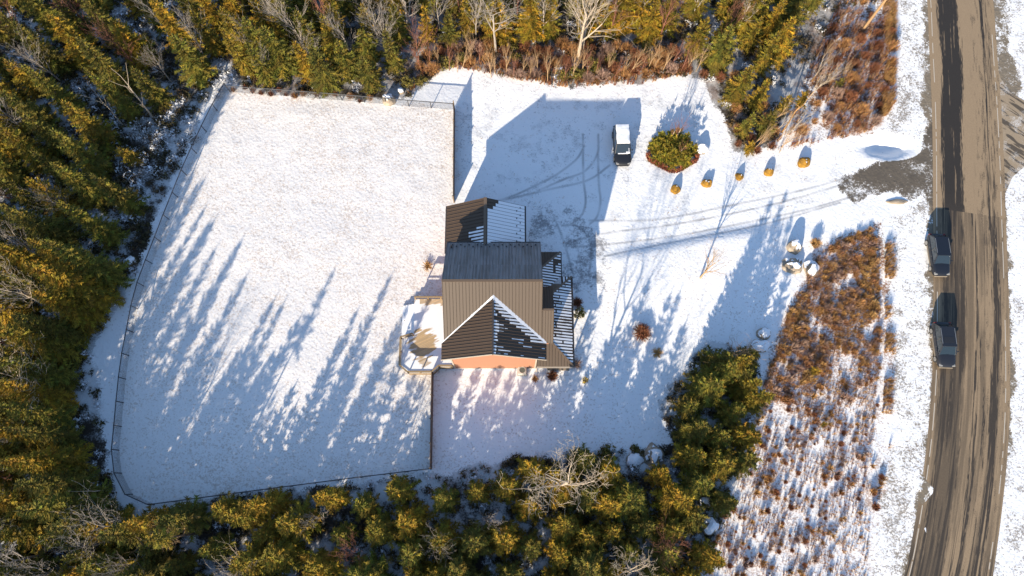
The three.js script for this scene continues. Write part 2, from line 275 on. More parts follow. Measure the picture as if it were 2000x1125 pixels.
// a roof slope: convex planar outline whose first edge is the eave; ribs run up the slope
function slope(pts, gap, snowFn) {
  const P = pts.map(p => V(...p)), U = P[1].clone().sub(P[0]).normalize(), N0 = U.clone().cross(P[2].clone().sub(P[0])).normalize();
  const N = N0.y < 0 ? N0.negate() : N0, W = N.clone().cross(U).normalize(); if (W.y < 0) W.negate();
  const q = P.map(p => { const d = p.clone().sub(P[0]); return [d.dot(U), d.dot(W)]; });
  const at = (u, w, n) => P[0].clone().addScaledVector(U, u).addScaledVector(W, w).addScaledVector(N, n).toArray();
  const T = new Tris(), S = new Tris(), th = 0.14;
  for (let i = 1; i + 1 < q.length; i++) { T.tri(at(...q[0], 0), at(...q[i], 0), at(...q[i + 1], 0)); T.tri(at(...q[0], -th), at(...q[i], -th), at(...q[i + 1], -th)); }
  for (let i = 0; i < q.length; i++) { const a = q[i], b = q[(i + 1) % q.length]; T.quad(at(...a, 0), at(...b, 0), at(...b, -th), at(...a, -th)); }
  const u0 = Math.min(...q.map(a => a[0])), u1 = Math.max(...q.map(a => a[0]));
  const span = u => { let lo = 1e9, hi = -1e9; for (let i = 0; i < q.length; i++) { const a = q[i], b = q[(i + 1) % q.length]; if ((a[0] - u) * (b[0] - u) <= 0 && Math.abs(a[0] - b[0]) > 1e-6) { const w = a[1] + (b[1] - a[1]) * (u - a[0]) / (b[0] - a[0]); lo = Math.min(lo, w); hi = Math.max(hi, w); } } return [lo, hi]; };
  const n = Math.max(1, Math.round((u1 - u0) / gap)), r = 0.024, hgt = 0.05;
  for (let k = 0; k <= n; k++) {
    const u = lerp(u0 + 0.04, u1 - 0.04, k / n), [lo, hi] = span(u);
    if (hi - lo > 0.1) { T.quad(at(u - r, lo, 0), at(u - r * 0.5, lo, hgt), at(u - r * 0.5, hi, hgt), at(u - r, hi, 0)); T.quad(at(u + r * 0.5, lo, hgt), at(u + r, lo, 0), at(u + r, hi, 0), at(u + r * 0.5, hi, hgt)); T.quad(at(u - r * 0.5, lo, hgt), at(u + r * 0.5, lo, hgt), at(u + r * 0.5, hi, hgt), at(u - r * 0.5, hi, hgt)); }
    if (snowFn && k < n) {
      const uc = lerp(u0 + 0.04, u1 - 0.04, (k + 0.5) / n), [a, b] = span(uc), bw = (u1 - u0) / n / 2 - 0.022;
      if (b - a > 0.12) for (const [s, e, hh, wf = 0.75] of snowFn(uc, a, b, k)) { const m = Math.max(1, Math.round((e - s) / 0.4)); for (let c = 0; c < m; c++) { const w0 = lerp(s, e, c / m), w1 = lerp(s, e, (c + 1) / m), f = x => bw * wf * (1 - (1 - wf) * 1.5 * noise(uc * 9, x * 4, 91)); S.quad(at(uc - f(w0), w0, hh), at(uc + f(w0), w0, hh), at(uc + f(w1), w1, hh), at(uc - f(w1), w1, hh)); S.quad(at(uc - f(w0), w0, hh), at(uc - f(w1), w1, hh), at(uc - f(w1), w1, 0.002), at(uc - f(w0), w0, 0.002)); S.quad(at(uc + f(w0), w0, hh), at(uc + f(w1), w1, hh), at(uc + f(w1), w1, 0.002), at(uc + f(w0), w0, 0.002)); } }
    }
  }
  return { geo: T.geo(), snow: S.p.length ? S.geo() : null, at, q, span };
}
function roof(name, pts, gap, snowFn, label) {
  const s = slope(pts, gap, snowFn), m = part(name, s.geo, roofM, house); if (label) m.userData.label = label;
  if (s.snow) { const sn = part('roof_snow', s.snow, snowM, m); sn.userData.kind = 'stuff'; sn.userData.label = 'thin strips of snow left between the roof ribs'; }
  return { m, ...s };
}
const rr = rng(77);
{
  const S0 = 0.768, XL = -6.32, XR = 2.77, RZ = -18.0, RH = 9.8, EH = 6.0, NZ = -22.95, SZ = -13.05;
  // walls, each storey block its own part
  const wall = (pts, z0, z1, n = 'wall', mm = wallM) => { const sh = new THREE.Shape(pts.map(p => new THREE.Vector2(...p))); return part(n, new THREE.ExtrudeGeometry(sh, { depth: z1 - z0, bevelEnabled: false }).translate(0, 0, z0), mm, house); };
  // main block: gables face east and west, so the outline lies in the z-y plane
  const sideBlock = (pts, x0, x1) => part('wall', new THREE.ExtrudeGeometry(new THREE.Shape(pts.map(p => new THREE.Vector2(...p))), { depth: x1 - x0, bevelEnabled: false }).rotateY(Math.PI / 2).translate(x0, 0, 0), wallM, house);
  sideBlock([[22.6, -0.4], [22.6, 6.1], [18.0, 9.6], [13.4, 6.1], [13.4, -0.4]].map(p => [p[0], p[1]]), -5.9, 2.37);
  sideBlock([[18.2, -0.4], [18.2, 6.0], [15.8, 7.82], [13.42, 6.0], [13.42, -0.4]], 2.372, 3.5);
  wall([[-5.77, -0.4], [2.36, -0.4], [2.36, 6.2], [-1.7, 8.6], [-5.77, 6.2]], -16, -11.68);
  wall([[-6.2, -0.4], [0.9, -0.4], [0.9, 4.05], [-2.62, 5.98], [-6.2, 4.05]], -27.2, -22.61);
  // roof slopes (first two points: the eave)
  const south = roof('roof_slope', [[XL, EH, SZ], [XR, EH, SZ], [XR, RH, RZ], [XL, RH, RZ]], 0.3, null);
  const north = roof('roof_slope', [[XR, EH, NZ], [XL, EH, NZ], [XL, RH, RZ], [XR, RH, RZ]], 0.3, null, 'shaded north roof slope with snow guards near the eave');
  const dots = []; for (let i = 0; i < 11; i++) for (const r of [0, 1]) { const u = 0.5 + i * 0.8 + r * 0.4, p = north.at(u, 0.42 + r * 0.3, 0.05); if (u < 8.8) dots.push(box(0.13, 0.1, 0.1, ...p)); }
  north.m.material = frostM; { const P = north.m.geometry.attributes.position, u = north.m.geometry.attributes.uv; for (let i = 0; i < P.count; i++) u.setXY(i, P.getX(i) / 4, P.getZ(i) / 4); }
  const sg = part('snow_guard', dots, darkTrim, north.m); sg.userData.kind = 'stuff';
  part('vent_pipe', new THREE.CylinderGeometry(0.07, 0.07, 0.6, 10).translate(...north.at(8.55, 1.0, 0.2)), darkTrim, north.m);
  // cross gable to the south
  const CH = 8.85, CX = -1.7, CN = RZ + (RH - CH) / S0, CS = -11.45, CW = -6.55, CE = 3.2;
  const west = roof('roof_slope', [[CW, EH, SZ], [CW, EH, CS], [CX, CH, CS], [CX, CH, CN]], 0.3, (u, a, b) => { const o = []; if (u < 1.7) return o; return o; });
  const east = roof('roof_slope', [[CE, EH, CS], [CE, EH, SZ], [CX, CH, CN], [CX, CH, CS]], 0.3, (u, a, b, k) => {
    const o = [];
    if (u > 1.5) { const l = Math.min(b - a, 0.35 + 0.6 * rr() + (b > 4 ? 0.9 : 0.25)); o.push([a, a + l, 0.055]); }
    let w = a + 0.2; while (w < b) { const l = 0.25 + rr() * 1.1; if (rr() < (w > b - 2.2 ? 0.5 : 0.22) + 0.3 * (noise(u * 1.1, w * 0.6, 93) - 0.5)) o.push([w, Math.min(b, w + l), 0.02 + 0.02 * rr(), 0.25 + 0.4 * rr()]); w += l + 0.08 + rr() * 0.3; }
    if (rr() < 0.75) o.push([Math.max(a, b - 0.12 - rr() * 0.5), b, 0.05]);
    return o;
  }, 'east slope of the south gable streaked with snow');
  // snow lying in the two valleys
  const vs = new Tris(); for (const [ex, wd] of [[CW, 0.10], [CE, 0.24]]) { const A = V(CX, CH + 0.07, CN), B = V(ex, EH + 0.07, SZ), n = 26, up = V(0, 0, -1); let pv = null; for (let i = 0; i <= n; i++) { const p = A.clone().lerp(B, i / n), wv = wd * (0.6 + 0.9 * noise(i * 0.8, ex, 94)) * (1.5 - i / n), a = p.clone().add(V(0, wv * S0 * 0.2 + 0.02, -wv)), b = p.clone().add(V(0, 0.02, wv * 0.8)); if (pv) { vs.quad(pv[0], pv[1], b.toArray(), a.toArray()); } pv = [a.toArray(), b.toArray()]; } }
  const vsn = part('valley_snow', vs.geo(), snowM, house); vsn.userData.label = 'white snow lying in the valleys of the south gable';
  // bump-out on the east side
  roof('roof_slope', [[XR + 0.002, EH, SZ], [3.85, EH, SZ], [3.85, 8.06, -15.75], [XR + 0.002, 8.06, -15.75]], 0.3, null);
  roof('roof_slope', [[3.85, 5.92, -18.57], [XR + 0.002, 5.92, -18.57], [XR + 0.002, 8.06, -15.75], [3.85, 8.06, -15.75]], 0.3, null);
  // north wing
  const NR = -2.62, NH = 6.2, NE = 4.0, NN = -27.6, NS = -22.55;
  const patch = (u, a, b, k) => { const o = []; for (let w = a; w < b; w += 0.3) if (Math.hypot((u - 4.0) / 1.3, (w - (b - 1.0)) / 0.9) < 0.6 + 0.7 * noise(u * 3, w * 1.5, 95)) o.push([w, w + 0.3, 0.03]); return o; };
  roof('roof_slope', [[-6.6, NE, NN], [-6.6, NE, NS], [NR, NH, NS], [NR, NH, NN]], 0.36, patch);
  roof('roof_slope', [[1.3, NE, NS], [1.3, NE, NN], [NR, NH, NN], [NR, NH, NS]], 0.36, (u, a, b, k) => { const o = []; const e = b - (u > 4.0 ? 0.4 + (u - 4) * 1.2 : 0.12); for (let w = a + 0.06; w < e - 0.3; w += 0.3) o.push([w, w + 0.301, 0.046, 1]); return o; }, 'east slope of the north wing under an even film of snow');
  const sg2 = []; for (let i = 0; i < 12; i++) { const z = NS - 0.3 - i * 0.4, w = i % 2 ? 0.55 : 0.95, c = Math.cos(Math.atan2(2.2, 3.92)), s = Math.sin(Math.atan2(2.2, 3.92)); sg2.push(box(0.1, 0.1, 0.13, 1.3 - w * c, NE + w * s + 0.05, z)); } part('snow_guard', sg2, darkTrim, house).userData.kind = 'stuff';
  // wraparound porch roof
  const pe = 2.8, pi = 4.0, px = 5.97, pn = -20.5, ps = -11.4, xi = 3.5, x2 = 4.9, n2 = -23.1, xw = 2.37;
  const d = px - xi, k = (pi - pe) / d, d2 = x2 - xw, pi2 = pe + k * d2;
  const strips = (u, a, b, q) => { const o = []; let w = a + 0.05 + rr() * 0.1; while (w < b - 0.1) { const l = 0.6 + rr() * 2.2; o.push([w, Math.min(b - 0.03, w + l), 0.04, 0.5 + 0.4 * rr()]); w += l + 0.03 + rr() * 0.2; } return o; };
  roof('porch_roof', [[px, pe, ps], [px, pe, pn], [xi, pi, pn + d], [xi, pi, ps - d]], 0.3, strips, 'east porch roof slope with snow between its ribs');
  roof('porch_roof', [[xw, pe, ps], [px, pe, ps], [xi, pi, ps - d], [xw, pi, ps - d]], 0.3, null);
  roof('porch_roof', [[px, pe, pn], [x2, pe, pn], [x2, pe + k * 1.07, pn + 1.07], [xi, pi, pn + d]], 0.3, (u, a, b) => [[a + 0.05, b - 0.05, 0.03]]);
  roof('porch_roof', [[x2, pe, pn - 0.001], [x2, pe, n2], [xw, pi2, n2 + d2], [xw, pi2, pn + 2.35], [xi, pe + k * (x2 - xi), pn + 1.4]], 0.3, (u, a, b) => { const o = []; for (let w = a; w < b; w += 0.3) if (noise(u * 2, w * 2, 97) > 0.3) o.push([w, w + 0.3, 0.03]); return o; });
  roof('porch_roof', [[x2, pe, n2], [xw, pe, n2], [xw, pi2, n2 + d2]], 0.3, null);
  // ridge and hip caps
  const cap = (a, b, w = 0.24) => part('ridge_cap', bar(a, b, w, 0.07), capM, house);
  cap([XL, RH + 0.03, RZ], [XR, RH + 0.03, RZ]); part('ridge_cap', bar([CX, CH + 0.03, CN + 0.1], [CX, CH + 0.03, CS], 0.16, 0.07), darkTrim, house); cap([NR, NH + 0.03, NN], [NR, NH + 0.03, NS + 0.1], 0.3);
  cap([px, pe + 0.03, ps], [xi, pi + 0.03, ps - d], 0.18); cap([px, pe + 0.03, pn], [xi, pi + 0.03, pn + d], 0.18); cap([x2, pe + 0.03, n2], [xw, pi2 + 0.03, n2 + d2], 0.18); cap([XR + 0.1, 8.08, -15.75], [3.85, 8.08, -15.75], 0.2);
  // fascia, gutters
  const fa = (a, b) => part('fascia', bar(a, b, 0.05, 0.22), trimM, house);
  fa([CW, EH - 0.05, CS - 0.02], [CX, CH - 0.05, CS - 0.02]); fa([CE, EH - 0.05, CS - 0.02], [CX, CH - 0.05, CS - 0.02]);
  for (const g of [[[XL, EH - 0.1, NZ - 0.06], [XR, EH - 0.1, NZ - 0.06]], [[1.36, NE - 0.1, NN], [1.36, NE - 0.1, NS]], [[-6.66, NE - 0.1, NN], [-6.66, NE - 0.1, NS]], [[px + 0.06, pe - 0.1, ps], [px + 0.06, pe - 0.1, pn]], [[x2 + 0.06, pe - 0.1, n2], [x2 + 0.06, pe - 0.1, pn]]]) part('gutter', bar(...g, 0.12, 0.12), darkTrim, house);
  part('gutter', bar([xw, pe - 0.1, ps + 0.06], [px, pe - 0.1, ps + 0.06], 0.12, 0.12), trimM, house);
  part('corner_board', box(0.14, 6.1, 0.04, -5.7, 3.05, -11.655), trimM, house); part('corner_board', box(0.14, 5.6, 0.04, 2.29, 3.2, -11.655), trimM, house);
  part('foundation', box(8.2, 0.5, 0.06, -1.7, 0.05, -11.64), mat(0.55, 0.5, 0.45), house);
  part('downspout', bar([2.42, 2.7, -11.36], [2.42, 0.05, -11.3], 0.07, 0.07), trimM, house);
  // porch floor and posts
  part('porch_floor', box(2.2, 0.5, 9.0, 4.65, 0.05, -15.95), mat(0.28, 0.22, 0.16), house);
  for (const z of [-20.2, -17.3, -14.4, -11.75]) part('porch_post', box(0.16, 2.5, 0.16, 5.7, 1.5, z), trimM, house);
  const dr = part('patio_door', box(0.06, 2.1, 1.8, -5.92, 2.1, -15.6), trimM, house); part('pane', box(0.04, 1.8, 1.5, -5.95, 2.1, -15.6), glassM, dr);
  const gd = part('garage_door', box(0.06, 2.3, 2.8, 0.92, 1.15, -25.2), mat(0.5, 0.45, 0.4), house);
}
// heat pump by the south wall
{
  const [x, z] = G(1020, 726); const t = thing('heat_pump', 'beige outdoor heat pump with round fan on top beside peach wall', 'heat pump', [x, gh(x, z), z]);
  const hm = mat(0.52, 0.47, 0.40, 0.6);
  part('cabinet', rbox(0.85, 0.8, 0.75, 0.06, 0, 0.5, 0), hm, t); part('fan_well', new THREE.CylinderGeometry(0.3, 0.3, 0.05, 24).translate(0, 0.91, -0.02), mat(0.10, 0.11, 0.09, 0.6), t);
  part('fan_guard', new THREE.TorusGeometry(0.31, 0.025, 6, 24).rotateX(Math.PI / 2).translate(0, 0.94, -0.02), hm, t); part('pad', box(1.0, 0.12, 0.95, 0, 0.04, 0), mat(0.45, 0.42, 0.38), t);
}
console.log('house');

// ---------------------------------------------------------------- deck on the west side
{
  const t = thing('deck', 'snowy raised wooden deck with railings on the lawn side of the house', 'deck', [0, 0, 0]);
  const P = [[-5.9, -18.6], [-9.8, -18.6], [-9.9, -18.2], [-9.9, -14.9], [-11.05, -14.5], [-11.05, -11.7], [-10.25, -11.05], [-7.85, -11.05], [-7.2, -11.65], [-5.9, -11.65]], DH = 1.0;
  const tex = canvasTex(512, 768, (i, j) => {
    const x = -11.2 + i / 512 * 5.4, z = -18.7 + j / 768 * 7.8, b = Math.abs(((x * 0.42 + z * 0.91) / 0.15) % 1), gap = (b < 0.1) ? 0.45 : 1;
    const plank = Math.floor((x * 0.42 + z * 0.91) / 0.15), tone = 0.8 + 0.4 * hash(plank, 3, 7), n1 = noise((x - z * 0.4) * 1.2, (x * 0.42 + z * 0.91) * 8, 21), n2 = fbm(x * 1.5, z * 1.5, 22), n3 = hash(i, j, 4);
    const d1 = Math.hypot((x + 8.9) / 1.35, (z + 13.9) / 1.6), d2 = Math.hypot((x + 8.7) / 0.55, (z + 12.2) / 0.5), d3 = Math.abs(z + 18.35) / 0.35 + (x < -9.4 ? 2 : 0);
    const bare = Math.max(ss(1.05, 0.75, d1 + 0.75 * (n1 - 0.5) + 0.5 * (n2 - 0.5)), 0.8 * ss(1.1, 0.7, d2 + 0.9 * (n1 - 0.5)), 0.9 * ss(1.0, 0.7, d3 + 0.8 * (n1 - 0.5))) * (0.75 + 0.25 * n3);
    const wood = [0.42 * tone * gap, 0.26 * tone * gap, 0.09 * tone * gap]; return wood.map(v => lerp(0.83, v, bare));
  });
  const g = new THREE.ExtrudeGeometry(new THREE.Shape(P.map(p => new THREE.Vector2(p[0], -p[1]))), { depth: 0.14, bevelEnabled: false }).rotateX(-Math.PI / 2).translate(0, DH - 0.14, 0);
  for (let i = 0; i < g.attributes.uv.count; i++) g.attributes.uv.setXY(i, (g.attributes.position.getX(i) + 11.2) / 5.4, (g.attributes.position.getZ(i) + 18.7) / 7.8);
  part('deck_floor', g, new THREE.MeshStandardMaterial({ map: tex, roughness: 0.85, side: THREE.DoubleSide }), t);
  const wd = mat(0.30, 0.21, 0.12, 0.8, { map: grainTex }), wd2 = mat(0.36, 0.25, 0.13, 0.8, { map: grainTex });
  const lines = [[P[0], P[1]], [P[4], P[5]], [P[5], P[6]], [P[6], P[7]], [P[7], P[8]], [P[8], P[9]], [[-9.9, -14.85], P[4]]];
  for (const [a, b] of lines) {
    const L = Math.hypot(b[0] - a[0], b[1] - a[1]), n = Math.max(1, Math.round(L / 1.25));
    part('skirt', bar([a[0], 0.42, a[1]], [b[0], 0.42, b[1]], 0.05, 0.86), wd, t);
    part('top_rail', bar([a[0], DH + 0.98, a[1]], [b[0], DH + 0.98, b[1]], 0.16, 0.06), wd2, t);
    part('rail_board', bar([a[0], DH + 0.82, a[1]], [b[0], DH + 0.82, b[1]], 0.04, 0.24), wd2, t);
    part('bottom_rail', bar([a[0], DH + 0.12, a[1]], [b[0], DH + 0.12, b[1]], 0.05, 0.08), wd2, t);
    for (let i = 0; i < n + 1; i++) part('post', box(0.1, 1.0, 0.1, lerp(a[0], b[0], i / n), DH + 0.47, lerp(a[1], b[1], i / n)), wd2, t);
  }
  for (let i = 0; i < 4; i++) part('step', box(0.34, 0.08, 3.2, -10.1 - i * 0.32, DH - 0.2 - i * 0.2, -16.55), snowM, t);
  for (let i = 0; i < 3; i++) part('stringer', bar([-9.92, DH - 0.3, -18.1 + i * 1.55], [-11.25, 0.0, -18.1 + i * 1.55], 0.06, 0.22), wd, t);
}

// ---------------------------------------------------------------- fences
const galv = mat(0.05, 0.05, 0.055, 0.5), wire = mat(0.05, 0.052, 0.06, 0.6);
function chainFence(pts, label, h = 1.4, group) {
  const W = pts.map(p => G(...p)), c = W[0], t = thing('chain_link_fence', label, 'fence', [c[0], 0, c[1]], 0, group), loc = (p, y) => [p[0] - c[0], y + gh(...p), p[1] - c[1]];
  for (let i = 0; i < W.length; i++) {
    part('post', tube(loc(W[i], -0.2), loc(W[i], h + 0.06), 0.05, 0.05, 6), galv, t);
    if (!i) continue;
    const a = W[i - 1], b = W[i]; part('top_rail', tube(loc(a, h), loc(b, h), 0.05, 0.05, 5), galv, t);
    const L = Math.hypot(b[0] - a[0], b[1] - a[1]), T = new Tris(), at = (s, y) => loc([lerp(a[0], b[0], s / L), lerp(a[1], b[1], s / L)], y), w = 0.008;
    for (let s = -h; s < L; s += 0.11) for (const dir of [1, -1]) {
      let s0 = s, y0 = 0, s1 = s + h, y1 = h; if (s0 < 0) { y0 = -s0; s0 = 0; } if (s1 > L) { y1 -= s1 - L; s1 = L; } if (s1 - s0 < 0.02) continue;
      if (dir < 0) { y0 = h - y0; y1 = h - y1; } T.quad(at(s0, y0 - w), at(s0, y0 + w), at(s1, y1 + w), at(s1, y1 - w));
    }
    part('wire_mesh', T.geo(), wire, t);
  }
  return t;
}
function resample(pts, step) { const c = new THREE.CatmullRomCurve3(pts.map(p => V(p[0], p[1], 0)), false, 'catmullrom', 0.2), n = Math.round(c.getLength() / step); return c.getSpacedPoints(n).map(p => [p.x, p.y]); }
chainFence(resample([[447, 176], [425, 215], [398, 270], [362, 350], [330, 430], [304, 497], [275, 575], [262, 640], [250, 705], [242, 780], [236, 850], [231, 905], [252, 955], [268, 975], [300, 984]], 47), 'low chain link fence between the snowy lawn and the west woods', 1.4);
chainFence(resample([[302, 985], [430, 968], [560, 951], [700, 933], [842, 916]], 46), 'low chain link fence in front of the south row of trees', 1.3);
chainFence(resample([[450, 180], [560, 188], [680, 197], [780, 206], [886, 214]], 44), 'low chain link fence along the north edge of the lawn', 1.3);
const fenceM = mat(0.13, 0.085, 0.06, 0.85, { map: grainTex }), fenceM2 = mat(0.24, 0.17, 0.11, 0.85, { map: grainTex });
function boardFence(a, b, label, h = 1.85) {
  const A = G(...a), B = G(...b), L = Math.hypot(B[0] - A[0], B[1] - A[1]), n = Math.round(L / 2.4), t = thing('board_fence', label, 'fence', [A[0], 0, A[1]]), ang = Math.atan2(B[0] - A[0], B[1] - A[1]);
  const P = (s, off = 0) => [(B[0] - A[0]) * s / L + Math.cos(ang) * off, (B[1] - A[1]) * s / L - Math.sin(ang) * off];
  for (let i = 0; i <= n; i++) { const p = P(L * i / n); part('post', box(0.11, h + 0.3, 0.11, p[0], (h) / 2 - 0.05, p[1], ang), fenceM2, t); if (i) {
    const list = [], s0 = L * (i - 1) / n + 0.07, s1 = L * i / n - 0.07, m = Math.round((s1 - s0) / 0.145);
    for (let k = 0; k < m; k++) { const q = P(lerp(s0, s1, (k + 0.5) / m), 0.04), hh = h - 0.02 * hash(k, i, 3); list.push(box(0.022, hh, (s1 - s0) / m - 0.004, q[0], hh / 2 - 0.05, q[1], ang)); }
    const pn = part('board_panel', list, fenceM, t); for (const y of [0.35, h - 0.3]) { const p0 = P(s0), p1 = P(s1); part('rail', bar([p0[0], y, p0[1]], [p1[0], y, p1[1]], 0.05, 0.09), fenceM2, pn); }
  } }
}
boardFence([888, 215], [887, 396], 'dark wooden board fence between the lawn and the parking area');
boardFence([846, 730], [843, 915], 'dark wooden board fence running from the deck to the south trees');

// ---------------------------------------------------------------- cars
function makeCar(name, label, o) {
  const t = thing(name, label, 'car', o.pos, o.turn, null), L = o.L, W = o.W, paint = new THREE.MeshPhysicalMaterial({ color: lin(...o.col), roughness: 0.45, clearcoat: 0.3, clearcoatRoughness: 0.1, metalness: 0.2, side: THREE.DoubleSide }), black = mat(0.015, 0.015, 0.017, 0.5), rub = mat(0.02, 0.02, 0.02, 0.9), alloy = mat(0.35, 0.33, 0.3, 0.4, { metalness: 0.6 });
  const glass = new THREE.MeshPhysicalMaterial({ color: lin(...(o.glass || [0.02, 0.03, 0.04])), roughness: 0.06, clearcoat: 1, side: THREE.DoubleSide });
  // front is +z. rows of cross sections: z, half width, bottom, shoulder height
  const belt = 0.98, rows = [[-L / 2, 0.72, 0.42, 0.86], [-L / 2 + 0.06, 0.82, 0.34, 0.95], [-L / 2 + 0.3, 0.9, 0.28, belt + 0.04], [-L / 2 + 1.2, 0.94, 0.25, belt + 0.02], [0, 0.95, 0.25, belt], [0.75, 0.94, 0.25, belt], [1.0, 0.93, 0.25, belt - 0.0], [1.5, 0.91, 0.26, 0.93], [L / 2 - 0.35, 0.86, 0.28, 0.84], [L / 2 - 0.12, 0.76, 0.32, 0.74], [L / 2, 0.6, 0.4, 0.62]];
  const secs = rows.map(([z, w, b, s]) => { const h = s - b, k = w * W / 1.9; return [[0, b], [k * 0.85, b], [k * 0.98, b + h * 0.18], [k, b + h * 0.5], [k * 0.97, b + h * 0.82], [k * 0.9, b + h * 0.95], [k * 0.72, s + 0.015], [0, s + 0.035]].map(p => [p[0], p[1], z]); });
  const full = secs.map(s => s.concat(s.slice(1, -1).reverse().map(p => [-p[0], p[1], p[2]]))), n = full[0].length, pos = [], idx = [];
  full.forEach((s, i) => { s.forEach(p => pos.push(...p)); if (i) for (let k = 0; k < n; k++) { const a = (i - 1) * n + k, b = (i - 1) * n + (k + 1) % n; idx.push(a, b, a + n, b, b + n, a + n); } });
  for (const e of [0, full.length - 1]) for (let k = 1; k + 1 < n; k++) idx.push(e * n, e * n + k, e * n + k + 1);
  const bg = new THREE.BufferGeometry(); bg.setAttribute('position', new THREE.Float32BufferAttribute(pos, 3)); bg.setIndex(idx); bg.computeVertexNormals();
  part('body', bg, paint, t);
  // cabin
  const z0 = o.cab[0], z1 = o.cab[1], r0 = o.roof[0], r1 = o.roof[1], wb = 0.86 * W / 1.9, wr = 0.70 * W / 1.9, H = o.H;
  const B = [[-wb, belt, z0], [wb, belt, z0], [wb, belt - 0.02, z1], [-wb, belt - 0.02, z1]], R = [[-wr, H - 0.06, r0], [wr, H - 0.06, r0], [wr, H - 0.04, r1], [-wr, H - 0.04, r1]];
  const face = (a, b, c, d) => { const T = new Tris(); T.quad(a, b, c, d); return T.geo(); };
  part('rear_window', face(B[0], B[1], R[1], R[0]), glass, t); part('windshield', face(B[3], B[2], R[2], R[3]), glass, t); part('side_window', face(B[1], B[2], R[2], R[1]), glass, t); part('side_window', face(B[0], B[3], R[3], R[0]), glass, t);
  for (const s of [0, 1, 2, 3]) part('pillar', bar(B[s], R[s], 0.09, 0.07), paint, t);
  for (const s of [-1, 1]) { const k = s < 0 ? [0, 3] : [1, 2]; const f = 0.55; part('pillar', bar(V(...B[k[0]]).lerp(V(...B[k[1]]), f).toArray(), V(...R[k[0]]).lerp(V(...R[k[1]]), f).toArray(), 0.07, 0.05), black, t); part('roof_rail', bar([s * wr, H - 0.02, r0 + 0.1], [s * wr, H - 0.02, r1 - 0.2], 0.05, 0.05), o.rail ? alloy : paint, t); }
  const rf = part('roof', rbox(wr * 2 + 0.1, 0.1, r1 - r0 + 0.14, 0.045, 0, H - 0.05, (r0 + r1) / 2), paint, t);
  if (o.sunroof) part('sunroof', rbox(wr * 1.45, 0.02, 0.62, 0.008, 0, H + 0.005, r1 - 0.62), black, rf);
  for (const sx of [-1, 1]) {
    for (const wz of [-L / 2 + 0.85, L / 2 - 0.88]) { const w = part('wheel', new THREE.CylinderGeometry(0.345, 0.345, 0.23, 24).rotateZ(Math.PI / 2).translate(sx * (W / 2 - 0.12), 0.345, wz), rub, t); part('rim', new THREE.CylinderGeometry(0.23, 0.23, 0.03, 16).rotateZ(Math.PI / 2).translate(sx * (W / 2 + 0.005), 0.345, wz), alloy, w); }
    part('headlight', rbox(0.34, 0.14, 0.3, 0.05, sx * 0.62, 0.72, L / 2 - 0.24), mat(0.28, 0.27, 0.25, 0.2), t); part('tail_light', rbox(0.2, 0.3, 0.1, 0.03, sx * 0.7, 0.85, -L / 2 + 0.08), mat(0.3, 0.01, 0.01, 0.3), t);
    part('mirror', rbox(0.2, 0.14, 0.12, 0.04, sx * (W / 2 + 0.08), 1.05, z1 - 0.35), paint, t);
  }
  if (o.rail) { const salt = mat(0.20, 0.165, 0.125, 0.8); for (const sx of [-1, 1]) part('sill', rbox(0.05, 0.2, L * 0.5, 0.02, sx * (W / 2 - 0.015), 0.4, 0), salt, t); part('bumper', rbox(W * 0.72, 0.2, 0.16, 0.06, 0, 0.46, L / 2 - 0.03), salt, t); for (const sx of [-1, 1]) for (const z of [-0.75, 0.25]) part('door_handle', rbox(0.03, 0.03, 0.16, 0.01, sx * (W / 2 - 0.005), 0.86, z), alloy, t); }
  part('grille', rbox(0.8, 0.16, 0.06, 0.02, 0, 0.55, L / 2 - 0.03), black, t);
  part('wiper', bar([-0.5, belt + 0.02, z1 + 0.02], [0.1, belt + 0.04, z1 - 0.03], 0.03, 0.02), black, t);
  if (o.snow) {
    const g = new THREE.BoxGeometry(wr * 2 + 0.02, 0.1, r1 - r0 + 0.05, 14, 1, 18), p = g.attributes.position; for (let i = 0; i < p.count; i++) { const e = Math.max(Math.abs(p.getX(i)) / wr, Math.abs(p.getZ(i)) / ((r1 - r0) / 2)); if (p.getY(i) > 0) p.setY(i, (0.03 + 0.05 * noise(p.getX(i) * 4, p.getZ(i) * 4, 8)) * (1 - 0.7 * ss(0.8, 1.02, e))); p.setX(i, p.getX(i) + 0.05 * (noise(p.getZ(i) * 5, 1, 9) - 0.5)); } g.computeVertexNormals(); g.translate(0, H + 0.045, (r0 + r1) / 2);
    part('snow_cap', g, snowM, t); part('snow_drift', [box(1.1, 0.05, 0.1, 0, belt + 0.06, z1 + 0.05), rbox(0.42, 0.07, 0.3, 0.03, 0.55, belt + 0.08, z1 - 0.08), box(0.06, 0.05, 0.55, 0.62, belt + 0.35, z1 - 0.38).rotateX(0)], snowM, t);
  }
  return t;
}
